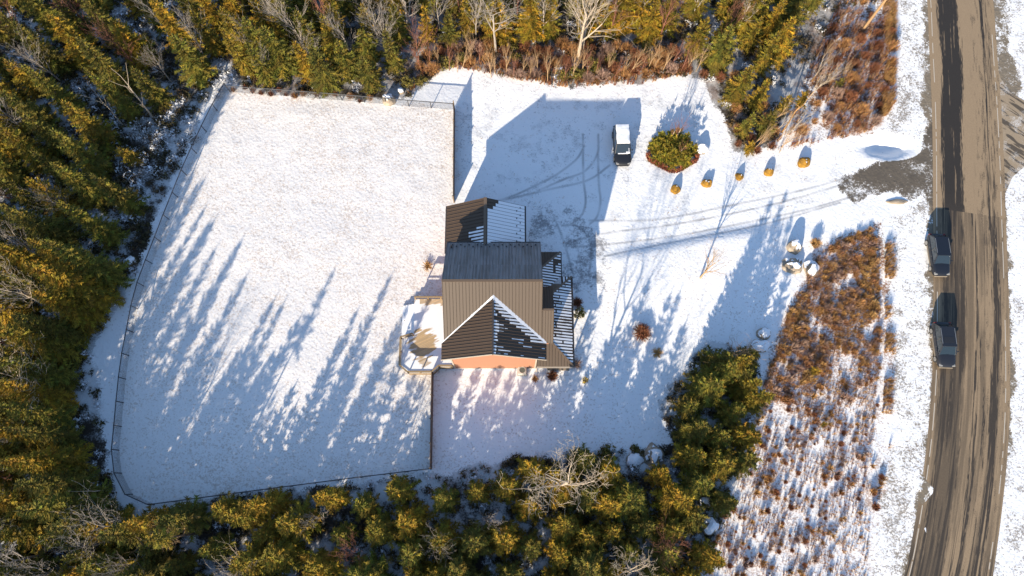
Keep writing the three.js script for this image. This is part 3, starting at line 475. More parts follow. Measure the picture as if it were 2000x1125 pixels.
{
  const place = (px, py) => { const g = G(px, py); return [g[0], gh(...g), g[1]]; };
  const [sx, , sz] = place(1213, 290);
  makeCar('parked_car', 'black sport utility car with snow covered roof parked in the snowy driveway', { pos: [sx, gh(sx, sz), sz], turn: 0.02, L: 4.65, W: 1.88, H: 1.74, col: [0.012, 0.012, 0.014], cab: [-2.2, 1.05], roof: [-1.95, 0.25], snow: true });
  const a = place(1826, 502); makeCar('parked_car', 'dark blue grey car on the road shoulder with plain dark roof', { pos: [a[0], 0.03, a[2]], turn: -0.02, L: 4.55, W: 1.84, H: 1.62, col: [0.010, 0.012, 0.018], cab: [-2.1, 1.1], roof: [-1.6, 0.3], glass: [0.018, 0.028, 0.036], rail: true });
  const b = place(1836, 676); makeCar('parked_car', 'grey car on the road with a black sunroof', { pos: [b[0], 0.03, b[2]], turn: -0.03, L: 4.6, W: 1.86, H: 1.64, col: [0.016, 0.017, 0.022], cab: [-2.1, 1.1], roof: [-1.6, 0.3], sunroof: true, glass: [0.014, 0.022, 0.026], rail: true });
}
console.log('cars');

// ---------------------------------------------------------------- boulders
const stoneTex = canvasTex(256, 256, (i, j) => { const v = 0.6 + 0.8 * (fbm(i / 22, j / 22, 15) - 0.5) + 0.3 * (hash(i, j, 16) - 0.5); return [v, v, v]; });
function rockGeo(seed, w, h, d, rough = 0.25) {
  const g = new THREE.IcosahedronGeometry(1, 3), p = g.attributes.position, v = V(0, 0, 0);
  for (let i = 0; i < p.count; i++) { v.fromBufferAttribute(p, i); const n = 1 + rough * (noise(v.x * 1.6 + seed * 7, v.y * 1.6 + v.z * 1.6 + 20, seed) - 0.5) * 2 + rough * 0.4 * (noise(v.x * 4 + 9, v.z * 4 + v.y * 3 + 30, seed + 3) - 0.5); p.setXYZ(i, v.x * n * w / 2, Math.max(-0.12, v.y * n * h), v.z * n * d / 2); }
  g.computeVertexNormals(); return g;
}
function snowCapGeo(rock, cut) {                                   // snow resting on the flat top of a stone: the upward faces, lifted
  const q = rock.index ? rock.toNonIndexed() : rock, p = q.attributes.position, T = new Tris(), a = V(0,0,0), b = V(0,0,0), c = V(0,0,0), n = V(0,0,0);
  for (let i = 0; i < p.count; i += 3) { a.fromBufferAttribute(p, i); b.fromBufferAttribute(p, i + 1); c.fromBufferAttribute(p, i + 2); n.copy(b).sub(a).cross(c.clone().sub(a)).normalize(); const my = (a.y + b.y + c.y) / 3; if (Math.abs(n.y) > cut && my > 0.1) { const L = x => [x.x * 1.015, x.y + 0.05, x.z * 1.015]; T.tri(L(a), L(b), L(c)); } }
  return T.p.length ? T.geo() : null;
}
let rockSeed = 1;
function boulder(px, py, w, h, d, col, label, cut = 0.75, group, rough) {
  const [x, z] = G(px, py), t = thing('boulder', label, 'boulder', [x, gh(x, z), z], 0, group), g = rockGeo(rockSeed++, w, h, d, rough);
  part('stone', g, mat(...col, 0.9, { map: stoneTex }), t); const s = cut < 1 && snowCapGeo(g, cut); if (s) part('snow_cap', s, snowM, t); return t;
}
const gold = [0.42, 0.21, 0.016];
boulder(1319, 371, 1.0, 0.75, 0.95, gold, 'golden brown stone by the driveway, farthest from the road', 0.95, 'golden stones lining the driveway', 0.24);
boulder(1380, 359, 1.05, 0.72, 0.95, gold, 'golden brown stone by the driveway, second counted from the parking area', 0.95, 'golden stones lining the driveway', 0.24);
boulder(1444, 346, 0.95, 0.7, 0.9, gold, 'golden brown stone by the driveway, in the middle of the five', 0.95, 'golden stones lining the driveway', 0.24);
boulder(1501, 337, 1.05, 0.74, 0.95, gold, 'golden brown stone by the driveway, next to the largest one', 0.95, 'golden stones lining the driveway', 0.24);
boulder(1570, 319, 1.35, 0.85, 1.2, gold, 'largest golden brown stone by the driveway, closest to the road', 0.97, 'golden stones lining the driveway', 0.26);
const fieldStone = [0.52, 0.42, 0.31];
boulder(1551, 484, 1.6, 1.15, 1.4, fieldStone, 'tall snow topped boulder behind two others at the meadow corner', 0.55);
boulder(1546, 522, 2.3, 0.85, 1.7, fieldStone, 'tan bare faced boulder at the corner of the brown meadow', 0.9, null, 0.35);
boulder(1583, 526, 1.7, 0.8, 1.7, fieldStone, 'snow covered boulder touching the edge of the brown meadow', 0.62);
boulder(1370, 292, 1.5, 0.8, 1.3, fieldStone, 'white snow covered boulder beside the round evergreen island', 0.3);
boulder(1489, 652, 1.5, 0.7, 1.2, fieldStone, 'small snow capped boulder in the shade near the tangled tan bare tree', 0.6);
boulder(1484, 676, 1.9, 0.6, 1.5, fieldStone, 'flat snowy boulder in the shade beside the tangled tan bare tree', 0.5);
boulder(1238, 901, 1.7, 0.6, 1.4, fieldStone, 'pointed snowy boulder at the foot of the south trees', 0.4, null, 0.3);
boulder(1275, 892, 1.9, 0.85, 2.3, fieldStone, 'large oval snowy boulder at the foot of the south trees', 0.82);
boulder(1385, 978, 2.3, 0.9, 1.2, fieldStone, 'snowy boulder half hidden by conifers beside the meadow', 0.5);
boulder(1384, 1025, 2.0, 1.0, 1.7, fieldStone, 'sunlit white topped boulder between conifers and meadow tufts', 0.5);
boulder(762, 197, 1.6, 1.1, 1.2, fieldStone, 'snow dusted boulder on the north fence line', 0.6);
boulder(784, 179, 0.8, 0.5, 0.7, fieldStone, 'little pale stone behind the north fence line', 0.4);
boulder(255, 512, 1.3, 0.6, 1.2, fieldStone, 'low boulder with patchy snow outside the west fence', 0.6);
boulder(1752, 394, 2.2, 0.22, 0.7, fieldStone, 'low flat tan stone on the verge beside the driveway mouth', 1, null, 0.3);

// ---------------------------------------------------------------- trees
const TAU = Math.PI * 2;
function spruceGeo(seed, h, R, full = 1) {
  const r = rng(seed), T = new Tris(), n = Math.round(h * 2.7);
  const leaf = (v, hue) => [0.24 * v * (0.8 + 0.5 * hue), 0.178 * v, 0.013 * v];
  for (let i = 0; i < n; i++) {
    const f = Math.pow(i / n, 0.92), y = h * (0.05 + 0.93 * f) + 0.25 * (r() - 0.5), rad = (R * Math.pow(1 - f, 0.78) + 0.07) * (0.75 + 0.45 * r()), nb = Math.max(4, Math.round(5 + rad * 4.2 * full)), ph = r() * TAU;
    for (let b = 0; b < nb; b++) {
      const az = ph + TAU * (b + 0.9 * (r() - 0.5)) / nb, len = rad * (0.5 + 0.62 * r()), ca = Math.cos(az), sa = Math.sin(az), dr = lerp(-0.34, 0.45, f) + 0.35 * (r() - 0.5), tone = 0.5 + 0.9 * r() * r() + 0.2 * r(), hue = r(), steps = Math.max(2, Math.round(len / 0.125)), bend = 0.5 * (r() - 0.5);
      const at = (d, s, dy) => [ca * d - sa * (s + bend * d * d / (len + 0.1)), y + dr * d + 0.16 * d * d / (len + 0.1) + dy, sa * d + ca * (s + bend * d * d / (len + 0.1))];
      for (let k = 0; k < steps; k++) {
        const d = len * (k + 0.35 + 0.4 * (r() - 0.5)) / steps, side = (0.1 + 0.26 * len * (1 - 0.7 * k / steps)) * (0.5 + 0.8 * r()), w = 0.045 + 0.04 * r();
        for (const s of [-1, 1]) { const v = tone * (0.6 + 0.8 * r()); T.tri(at(d - w, s * 0.02, 0.02), at(d + w, s * 0.02, 0.0), at(d + side * (0.3 + 0.8 * r()), s * side, -0.12 * side + 0.22 * (r() - 0.6)), leaf(v, hue)); }
        const v = tone * (0.6 + 0.8 * r()); T.tri(at(d - 0.06, 0.05 * (r() - 0.5), -0.04), at(d + 0.06, 0.1 * (r() - 0.5), 0.12), at(d + 0.12, 0.12 * (r() - 0.5), -0.05), leaf(v, hue));
      }
      T.tri(at(len * 0.8, -0.07, 0), at(len * 0.8, 0.07, 0), at(len + 0.14, 0, 0.03), leaf(tone * 1.1, hue));
    }
  }
  for (let k = 0; k < 5; k++) { const a = k / 5 * TAU; T.tri([0.07 * Math.cos(a), h * 0.95, 0.07 * Math.sin(a)], [0.07 * Math.cos(a + 1), h * 0.95, 0.07 * Math.sin(a + 1)], [0, h + 0.35, 0], [0.14, 0.10, 0.011]); }
  return T.geo();
}
const barkM = mat(0.11, 0.08, 0.055, 0.95), paleBark = mat(0.46, 0.37, 0.27, 0.9), greyBark = mat(0.34, 0.29, 0.24, 0.9), redTwig = mat(0.24, 0.10, 0.06, 0.9), tanTwig = mat(0.42, 0.27, 0.14, 0.9);
const spruces = [];
const crownMats = [plantMat(1, 1, 1), plantMat(0.8, 0.95, 1.3), plantMat(1.25, 1.12, 0.9), plantMat(0.62, 0.72, 1.0)];
for (let i = 0; i < 10; i++) { const h = [8, 9, 7, 6.2, 8.5, 5, 4, 10.2, 2.4, 7.4][i], R = [1.8, 1.75, 1.75, 1.65, 1.6, 1.5, 1.35, 1.9, 1.0, 1.95][i]; spruces.push({ h, crown: spruceGeo(100 + i, h, R, 1.05), trunk: tube([0, -0.3, 0], [0, h * 0.97, 0], 0.03 * h * 0.7, 0.015, 6) }); }
const treeTool = rng(4242);
function plantSpruce(x, z, height, label, group, variant, cm, name = 'spruce_tree') {
  const near = spruces.map((q, i) => [Math.abs(q.h - height) + 0.9 * treeTool(), i]).sort((a, b) => a[0] - b[0])[0][1], k = near, s = spruces[k], t = thing(name, label, 'tree', [x, gh(x, z), z], treeTool() * TAU, group), sc = height / s.h;
  part('trunk', s.trunk, barkM, t); part('crown', s.crown, cm ?? crownMats[Math.floor(treeTool() * 4)], t); const wide = 0.72 + 0.5 * treeTool(); t.scale.set(sc * wide * (0.92 + 0.16 * treeTool()), sc, sc * wide * (0.92 + 0.16 * treeTool())); t.rotation.z = 0.05 * (treeTool() - 0.5); t.rotation.x = 0.05 * (treeTool() - 0.5);
  return t;
}
function scatter(P, gap, seed, skip, most = 1e9) {
  const r = rng(seed), out = [], xs = P.map(p => p[0]), zs = P.map(p => p[1]), x0 = Math.min(...xs), x1 = Math.max(...xs), z0 = Math.min(...zs), z1 = Math.max(...zs);
  for (let i = 0, miss = 0; miss < 1500 && out.length < most; i++) { const x = lerp(x0, x1, r()), z = lerp(z0, z1, r()), g = gap * (0.75 + 0.5 * noise(x / 7, z / 7, 17)); if (!inPoly(x, z, P) || (skip && skip(x, z)) || out.some(o => (o[0] - x) ** 2 + (o[1] - z) ** 2 < g * g)) { miss++; continue; } miss = 0; out.push([x, z]); }
  return out;
}
const westBase = poly([[-40, -20], [436, -20], [448, 150], [400, 190], [345, 232], [270, 238], [205, 300], [290, 385], [280, 440], [205, 510], [200, 590], [150, 650], [115, 700], [130, 790], [145, 900], [130, 985], [60, 1010], [-40, 1010]]);
const northBase = poly([[455, -20], [458, 150], [560, 168], [680, 172], [745, 172], [790, 110], [850, 95], [980, 80], [1110, 78], [1250, 76], [1340, 95], [1375, 130], [1430, 150], [1500, 130], [1560, 40], [1640, -20]]);
const southBase = poly([[300, 1030], [380, 1002], [450, 985], [560, 975], [680, 966], [760, 960], [870, 948], [960, 965], [1015, 915], [1100, 903], [1190, 900], [1225, 950], [1310, 915], [1345, 850], [1312, 800], [1345, 755], [1395, 705], [1450, 705], [1462, 780], [1440, 870], [1420, 950], [1380, 1050], [1345, 1140], [1340, 1290], [300, 1290]]);
const cornerBase = poly([[-40, 1015], [300, 1035], [300, 1400], [-40, 1400]]);
const westSpots = scatter(westBase, 3.0, 11), northSpots = scatter(northBase, 2.5, 12), southSpots = scatter(southBase, 2.3, 13), cornerSpots = scatter(cornerBase, 2.9, 14);
const R3 = rng(31), TINT = ['olive', 'grey green', 'yellow green', 'dark green'], lawnEdge = [...Z.lawn, ...Z.southLawn, ...Z.drive];
function forest(spots, hFn, wood, variants) {                       // labels tell the trees apart by size, tint and row
  for (const [x, z] of spots) {
    const h = hFn(x, z), ci = Math.floor(R3() * 4), d = Math.min(...lawnEdge.map((p, i) => { const q = lawnEdge[(i + 1) % lawnEdge.length], dx = q[0] - p[0], dz = q[1] - p[1], l = dx * dx + dz * dz || 1, t = Math.min(1, Math.max(0, ((x - p[0]) * dx + (z - p[1]) * dz) / l)); return Math.hypot(x - p[0] - t * dx, z - p[1] - t * dz); }));
    const size = h < 6 ? 'small' : h < 8 ? 'middling' : 'tall', row = d < 4 ? 'in the first row of' : d < 9 ? 'behind the first row of' : 'deep inside';
    plantSpruce(x, z, h, `${size} ${TINT[ci]} spruce ${row} the ${wood} woods`, `${size} ${TINT[ci]} spruces ${row} the ${wood} woods`, variants ? variants[Math.floor(R3() * variants.length)] : undefined, crownMats[ci]);
  }
}
forest(westSpots, (x, z) => (z > -30 ? 7.5 : 6) + 4.2 * R3(), 'west');
forest(northSpots, () => 5.5 + 3.5 * R3(), 'north');
forest(southSpots, (x, z) => z > 8 ? (x > -13 && x < 7 ? 6 + 2.5 * R3() : 5.5 + 3.5 * R3()) : x > 15 ? 5 + 3.6 * R3() : x > -13 && x < 7 ? 5.8 + 2.6 * R3() : 4.8 + 5 * Math.pow(R3(), 2.0), 'south', [0, 2, 3, 4, 5, 5]);
forest(cornerSpots.filter(p => p[1] > 4 || hash(Math.round(p[0] * 9), 5, 3) < 0.45), (x, z) => z > 8 ? 7 + 4 * R3() : 6 + 3.5 * R3(), 'southwest corner');
const rowW = []; { const c = new THREE.CatmullRomCurve3([[225, 545], [190, 600], [150, 655], [122, 710], [130, 790], [148, 880], [158, 950], [215, 1015]].map(p => { const g = G(...p); return V(g[0], 0, g[1]); })), n = Math.round(c.getLength() / 2.3); for (let i = 0; i <= n; i++) { const p = c.getPointAt(i / n); rowW.push([p.x + 0.9 * (R3() - 0.5), p.z + 0.9 * (R3() - 0.5)]); } }
forest(rowW, () => 9.5 + 3 * R3(), 'west fence side', [0, 1, 4]);
for (const [px, py, h, lab] of [[1418, 725, 8.2, 'tall spruce beneath the tangled tan tree beside the meadow'], [1392, 738, 8, 'broad spruce next to the tangled tan tree on its lawn side'], [1436, 765, 8, 'spruce at the meadow edge south of the tangled tan tree'], [1366, 765, 7.5, 'broad dark spruce facing the shaded south lawn']]) { const [x, z] = G(px, py); plantSpruce(x, z, h, lab, null, 2); }
console.log('spruces', westSpots.length, northSpots.length, southSpots.length, cornerSpots.length);
for (const [px, py, h, lab] of [[1432, 195, 6.5, 'tall spruce at the corner where the parking area meets the north woods'], [1470, 210, 5.5, 'spruce beside the tall one at the corner of the parking area'], [1448, 262, 4.5, 'bushy spruce above the middle golden stones'], [1490, 255, 4, 'dark spruce standing before the leaning tan trunk'], [1460, 296, 2.2, 'small spruce at the driveway edge behind the golden stones'], [1525, 215, 3, 'young spruce among the saplings by the leaning tan trunk'], [1632, 175, 2.2, 'lone green spruce in the red brush beside the road verge'], [1560, 205, 2.6, 'thin young spruce on the brush slope by the saplings'], [1605, 830, 1.2, 'tiny yellow green spruce in the middle of the meadow'], [1585, 728, 1.5, 'small yellow green spruce on the brown meadow']])
  { const [x, z] = G(px, py); plantSpruce(x, z, h, lab, null, h < 4 ? 6 : 5); }
for (const [px, py, h] of [[215, 300, 4], [195, 385, 4.5], [262, 315, 3.2], [120, 330, 5]]) { const [x, z] = G(px, py); plantSpruce(x, z, h, 'young spruce in the snowy glade of the west woods', 'young spruces in the west glade', 6); }

{ const x = -29.4, z = 4.0, t = thing('lanky_spruce', 'tall lanky spruce with a bare stem and small tuft in the south woods', 'tree', [x, gh(x, z), z]); part('trunk', tube([0, -0.3, 0], [0, 10.4, 0], 0.13, 0.03, 6), barkM, t); part('crown', spruceGeo(401, 3.4, 0.85, 1.2).translate(0, 7.4, 0), crownMats[0], t); }
// bare broadleaf trees
function bareGeo(seed, h, spread, o = {}) {
  const r = rng(seed), trunk = [], limbs = [], lv = o.levels ?? 4;
  function grow(p, d, len, rad, level) {
    const n = level === 0 ? 5 : 3; let q = p.clone(), dir = d.clone();
    for (let i = 0; i < n; i++) {
      const e = q.clone().addScaledVector(dir, len / n), r0 = rad * (1 - 0.6 * i / n), r1 = rad * (1 - 0.6 * (i + 1) / n);
      (level === 0 ? trunk : limbs).push(tube(q.toArray(), e.toArray(), r0, r1, level < 2 ? 6 : 3));
      const kids = level >= lv ? 0 : level === 0 ? (i >= (o.low ?? 1) ? 2 : 0) : (level < 2 ? 2 : r() < 0.75 ? 1 : 0);
      for (let k = 0; k < kids; k++) {
        const a = r() * TAU, tilt = (0.5 + 0.6 * r()) * spread, side = V(Math.cos(a), 0, Math.sin(a)).addScaledVector(dir, -V(Math.cos(a), 0, Math.sin(a)).dot(dir)).normalize();
        const nd = dir.clone().multiplyScalar(Math.cos(tilt)).addScaledVector(side, Math.sin(tilt)).addScaledVector(V(0, 1, 0), 0.18).normalize();
        grow(e.clone(), nd, len * (0.42 + 0.3 * r()) * (level === 0 ? 1.0 - 0.08 * i : 1), Math.max(o.min ?? 0.011, r1 * (0.5 + 0.2 * r())), level + 1);
      }
      q = e; dir.add(V(0.25 * (r() - 0.5), 0.08, 0.25 * (r() - 0.5)).multiplyScalar(level ? 1.4 : 0.6)).normalize();
    }
  }
  grow(V(0, -0.2, 0), V(0.06 * (r() - 0.5), 1, 0.06 * (r() - 0.5)).normalize(), h * 0.72, o.rad ?? 0.02 * h, 0);
  return { h, trunk: join(trunk), limbs: limbs.length ? join(limbs) : null };
}
const bares = [bareGeo(1, 9, 0.85, { rad: 0.17 }), bareGeo(2, 8, 0.7, { rad: 0.13 }), bareGeo(3, 11, 1.0, { rad: 0.2, low: 2, min: 0.014, levels: 5 }), bareGeo(4, 7, 0.55, { rad: 0.09 }), bareGeo(8, 6, 0.4, { rad: 0.06, levels: 2, min: 0.012 }), bareGeo(6, 6.5, 0.9, { rad: 0.08, levels: 1, low: 3 })];
function bareTree(px, py, h, v, m, label, group, lean = [0, 0], fat = 1, name = 'bare_tree') {
  const [x, z] = typeof px === 'number' ? G(px, py) : px, s = bares[v], t = thing(name, label, 'tree', [x, gh(x, z), z], treeTool() * TAU, group), k = h / s.h;
  part('trunk', s.trunk, m, t); if (s.limbs) part('branches', s.limbs, m, t); t.scale.set(k * fat, k, k * fat);
  if (lean[0] || lean[1]) { const q = new THREE.Quaternion().setFromUnitVectors(V(0, 1, 0), V(lean[0], 1, lean[1]).normalize()); t.quaternion.premultiply(q); }
  return t;
}
bareTree(1080, 960, 13, 2, paleBark, 'tall white limbed bare tree rising from the south conifers near the lawn', null, [0.03, -0.05], 0.95);
bareTree(1130, 112, 11, 0, paleBark, 'tall pale bare tree spreading behind the parking area', null, [0, 0], 1.15);
bareTree(1137, 100, 10, 1, paleBark, 'second slim pale trunk close beside the tall spreading bare tree', null);
bareTree(968, 104, 9.5, 2, greyBark, 'thick trunked bare tree in the brush behind the parking area', null, [0.05, 0], 1);
bareTree(126, 612, 9.5, 2, paleBark, 'wide pale bare tree in the west woods beside the fence bend', null, [-0.05, 0]);
bareTree(126, 757, 9, 0, paleBark, 'pale bare tree in the west woods below the wide one', null, [-0.05, 0]);
bareTree(1366, 545, 5.6, 0, tanTwig, 'small tan bare tree on the snowy bank beside the driveway', null, [0.05, -0.08], 1.0);
bareTree(1418, 700, 5.2, 0, tanTwig, 'tangled tan bare tree over the evergreens by the meadow corner', null, [0, 0], 1.3);
bareTree(1290, 1052, 6, 0, redTwig, 'reddish bare tree among the south conifers near the sunlit boulder', null, [0, 0], 1.1);
bareTree(1222, 1112, 9, 2, paleBark, 'crooked white bare tree at the southern end of the conifers', null, [-0.1, 0]);
bareTree(1372, 905, 4, 5, paleBark, 'leafless snag lying over the conifers beside the oval boulder', null, [-0.3, 0]);
bareTree(505, 1098, 7, 0, paleBark, 'pale bare tree in a snowy gap of the south woods', null);
bareTree(372, 1035, 6, 1, tanTwig, 'tan feathery bare tree behind the south fence corner', null, [0, 0], 1.2);
for (const [px, py, h, v] of [[95, 1082, 9, 2], [262, 1022, 8, 0], [150, 1108, 8, 1], [215, 1062, 7.5, 0], [40, 1050, 8, 0], [300, 1095, 7, 1], [20, 1120, 7, 2]]) bareTree(px, py, h, v, greyBark, 'grey bare tree in the leafless southwest corner of the woods', 'grey bare trees of the southwest corner', [0.1 * (R3() - 0.5), 0.1 * (R3() - 0.5)]);
for (const [px, py, h] of [[298, 226, 8.5], [241, 245, 7], [302, 233, 4.5], [208, 958, 6], [30, 203, 5]]) bareTree(px, py, h, 5, paleBark, 'bleached dead trunk standing in the west woods', 'dead trunks of the west woods');
for (const [px, py, h, v] of [[180, 60, 7, 1], [330, 70, 7, 3], [60, 260, 7, 0], [150, 420, 6, 1], [90, 500, 7, 0], [60, 680, 7, 1], [90, 860, 7, 3], [40, 930, 7, 0], [480, 40, 7, 3], [510, 110, 6, 1], [740, 90, 7, 1], [860, 60, 7, 3], [930, 70, 7, 3], [1010, 40, 8, 1], [1190, 70, 7, 3], [1290, 70, 7, 1], [1400, 90, 6, 3], [1440, 60, 7, 1], [640, 1010, 5, 3], [700, 1080, 6, 3], [870, 1060, 6, 1], [950, 1010, 5, 3], [275, 140, 7, 3], [335, 160, 5.5, 1], [120, 160, 7, 1], [405, 120, 6.5, 3], [70, 90, 7, 1], [60, 400, 6, 3], [600, 100, 8, 3], [620, 140, 6, 1], [690, 120, 7, 3], [560, 70, 7.5, 1], [540, 150, 5, 3], [650, 60, 8, 3], [770, 110, 7, 1], [820, 130, 6.5, 3], [800, 70, 8, 0], [720, 40, 7, 3], [1060, 70, 8, 1], [900, 40, 8, 1], [1250, 45, 8, 1], [1350, 40, 7, 3]]) { const red = R3() < 0.4, wood = px < 450 ? 'west' : py > 900 ? 'south' : 'north'; bareTree(px, py, h, v, red ? redTwig : greyBark, `${h >= 7 ? 'tall' : 'short'} thin ${red ? 'reddish' : 'grey'} leafless tree between spruces of the ${wood} woods`, `${h >= 7 ? 'tall' : 'short'} ${red ? 'reddish' : 'grey'} leafless trees of the ${wood} woods`, [0.1 * (R3() - 0.5), 0.1 * (R3() - 0.5)]); }
// slim saplings of the brush edge
const sap = [];
for (let i = 0; i < 34; i++) { const px = 820 + i * 16.2 + 10 * R3(), py = 132 + 18 * R3() - (px < 900 ? 0 : 0) + (px > 950 && px < 1260 ? 8 : -8); sap.push([px, py, 3.2 + 2.4 * R3()]); }
for (const [px, py, h] of sap) { const tan = R3() < 0.55, c = tan ? 'tan' : 'reddish', w = px < 1010 ? 'between board fence and tall bare tree' : 'near the snow laden shrubs'; bareTree(px, py, h, 4, tan ? tanTwig : redTwig, `slim ${c} sapling in the brush edge, ${w}`, `${c} saplings ${w}`, [0.25 * (R3() - 0.3), 0.1 * (R3() - 0.5)]); }
for (let i = 0; i < 10; i++) { const px = 1490 + 150 * R3(), py = 290 - (px - 1490) * 1.0 + 90 * (R3() - 0.75); bareTree(px, py, 3.5 + 2.5 * R3(), 4, R3() < 0.7 ? paleBark : tanTwig, 'pale sapling on the brushy slope beside the leaning tan trunk', 'pale saplings of the northeast slope', [0.25 * (R3() - 0.2), 0.1 * (R3() - 0.5)]); }
for (let i = 0; i < 6; i++) { const px = 1465 + 60 * R3(), py = 285 + 14 * R3(); bareTree(px, py, 2.6 + 1.6 * R3(), 4, tanTwig, 'tan sapling bunched behind the golden stones', 'tan saplings by the golden stones', [0.4 * R3(), -0.1]); }
bareTree(1527, 258, 7.2, 5, mat(0.42, 0.23, 0.09, 0.9), 'tan leaning trunk with a slight bend above the red brush', null, [0.02, 0.04], 1.5);
// utility pole
{
  const [x, z] = G(1682, 62), t = thing('utility_pole', 'straight tan wooden utility pole in the brush beside the road', 'utility pole', [x, gh(x, z), z]), m = mat(0.44, 0.27, 0.13, 0.9, { map: grainTex });
  part('pole', tube([0, -0.3, 0], [0, 10, 0], 0.17, 0.12, 12), m, t); part('crossarm', box(2.2, 0.12, 0.1, 0, 9.3, 0.14), m, t); for (const q of [-0.95, 0, 0.95]) part('insulator', new THREE.CylinderGeometry(0.04, 0.06, 0.16, 8).translate(q, 9.44, 0.14), mat(0.3, 0.3, 0.3, 0.3), t);
}

// ---------------------------------------------------------------- shrubs
function twigBush(seed, n, R, h, cols, w = 0.03) {                  // dome of fine stems
  const r = rng(seed), T = new Tris();
  for (let i = 0; i < n; i++) {
    const a = r() * TAU, e = Math.pow(r(), 0.6), c = cols[Math.floor(r() * cols.length)], v = 0.7 + 0.6 * r(), col = c.map(q => q * v), b = [0.12 * R * Math.cos(a) * r(), 0, 0.12 * R * Math.sin(a) * r()], tip = [R * e * Math.cos(a), h * Math.sqrt(1 - 0.75 * e * e) * (0.7 + 0.4 * r()), R * e * Math.sin(a)], s = [-Math.sin(a) * w, 0, Math.cos(a) * w];
    const md = [lerp(b[0], tip[0], 0.5), lerp(b[1], tip[1], 0.6), lerp(b[2], tip[2], 0.5)];
    T.quad([b[0] - s[0], b[1], b[2] - s[2]], [b[0] + s[0], b[1], b[2] + s[2]], [md[0] + s[0], md[1], md[2] + s[2]], [md[0] - s[0], md[1], md[2] - s[2]], col); T.tri([md[0] - s[0], md[1], md[2] - s[2]], [md[0] + s[0], md[1], md[2] + s[2]], tip, col);
    for (let k = 0; k < 2; k++) { const f = 0.4 + 0.5 * r(), p = md.map((q, j) => lerp(q, tip[j], f)), o = 0.28 * R; T.tri(p, [p[0] + w, p[1] + 0.02, p[2] + w], [p[0] + o * (r() - 0.5), p[1] + 0.2 * h * r(), p[2] + o * (r() - 0.5)], col); }
  }
  return T.geo();
}
function leafBush(seed, n, R, h, cols, s = 0.12) {                  // small leaf faces through a lumpy dome
  const r = rng(seed), T = new Tris(), lob = []; for (let i = 0; i < 7; i++) lob.push([R * 0.6 * (r() * 2 - 1), h * (0.2 + 0.4 * r()), R * 0.6 * (r() * 2 - 1), R * (0.35 + 0.25 * r())]);
  for (let i = 0; i < n; i++) { const l = lob[i % 7], a = r() * TAU, u = r() * 1.6 - 0.6, q = Math.sqrt(Math.max(0, 1 - u * u)), k = 0.75 + 0.3 * r(), c = [l[0] + l[3] * k * q * Math.cos(a), Math.max(0.03, l[1] + h * 0.45 * k * u), l[2] + l[3] * k * q * Math.sin(a)], v = 0.65 + 0.7 * r(), base = cols[Math.floor(r() * cols.length)], col = base.map(x => x * v), d = () => s * (r() * 2 - 1); T.tri([c[0] + d(), c[1] + d(), c[2] + d()], [c[0] + d(), c[1] + d(), c[2] + d()], [c[0] + d() * 1.6, c[1] + d() * 1.6, c[2] + d() * 1.6], col); }
  return T.geo();
}
const pm = plantMat();
const RED = [[0.24, 0.085, 0.035], [0.30, 0.12, 0.05], [0.20, 0.075, 0.04]], RUST = [[0.42, 0.205, 0.07], [0.36, 0.165, 0.07], [0.46, 0.25, 0.08]], OLIVE = [[0.14, 0.115, 0.018], [0.10, 0.09, 0.016], [0.17, 0.13, 0.02]], STRAW = [[0.52, 0.31, 0.11], [0.46, 0.25, 0.08], [0.38, 0.21, 0.09]], MAUVE = [[0.38, 0.235, 0.17], [0.44, 0.29, 0.21], [0.31, 0.19, 0.15]];
function bush(px, py, geo, label, group, s = 1, name = 'shrub') { const [x, z] = typeof px === 'number' ? G(px, py) : px, t = thing(name, label, 'shrub', [x, gh(x, z) - 0.03, z], treeTool() * TAU, group); part('foliage', geo, pm, t); t.scale.setScalar(s); return t; }
bush(1252, 652, twigBush(51, 520, 1.15, 1.25, RED, 0.025), 'rounded red brown bush standing alone on the south lawn');
bush(1131, 612, leafBush(52, 420, 0.6, 0.8, [[0.34, 0.26, 0.03], [0.2, 0.15, 0.03]], 0.1), 'yellow leafed little bush along the east porch');
bush(1127, 592, twigBush(53, 160, 0.7, 0.8, RED), 'dark red twiggy bush along the east porch');
bush(1079, 735, twigBush(54, 220, 0.7, 0.8, RED), 'red twiggy bush against the south porch');
bush(1126, 712, twigBush(55, 120, 0.8, 0.6, [[0.45, 0.27, 0.18]], 0.02), 'thin pinkish shrub at the south corner of the porch');
bush(1143, 744, leafBush(56, 160, 0.32, 0.75, [[0.36, 0.24, 0.02], [0.26, 0.18, 0.02]], 0.09), 'small golden evergreen tuft on the snow southeast of the porch');
bush(1283, 690, twigBush(57, 90, 0.7, 0.4, STRAW), 'sparse straw coloured clump beside the red brown bush');
bush(1590, 478, twigBush(58, 240, 0.7, 1.1, STRAW), 'straw coloured grass clump beside the tall snow topped boulder');
bush(1185, 885, leafBush(59, 500, 0.9, 0.6, OLIVE), 'low dark juniper at the edge of the south lawn'); bush(1240, 878, leafBush(60, 260, 0.5, 0.4, OLIVE), 'small dark green shrub beside the pointed boulder');
bush(1045, 740, twigBush(61, 60, 0.5, 0.3, RUST), 'dry brown clump in front of the heat pump');
bush(835, 520, twigBush(62, 90, 0.8, 0.5, STRAW), 'straw clump beside the north end of the deck');
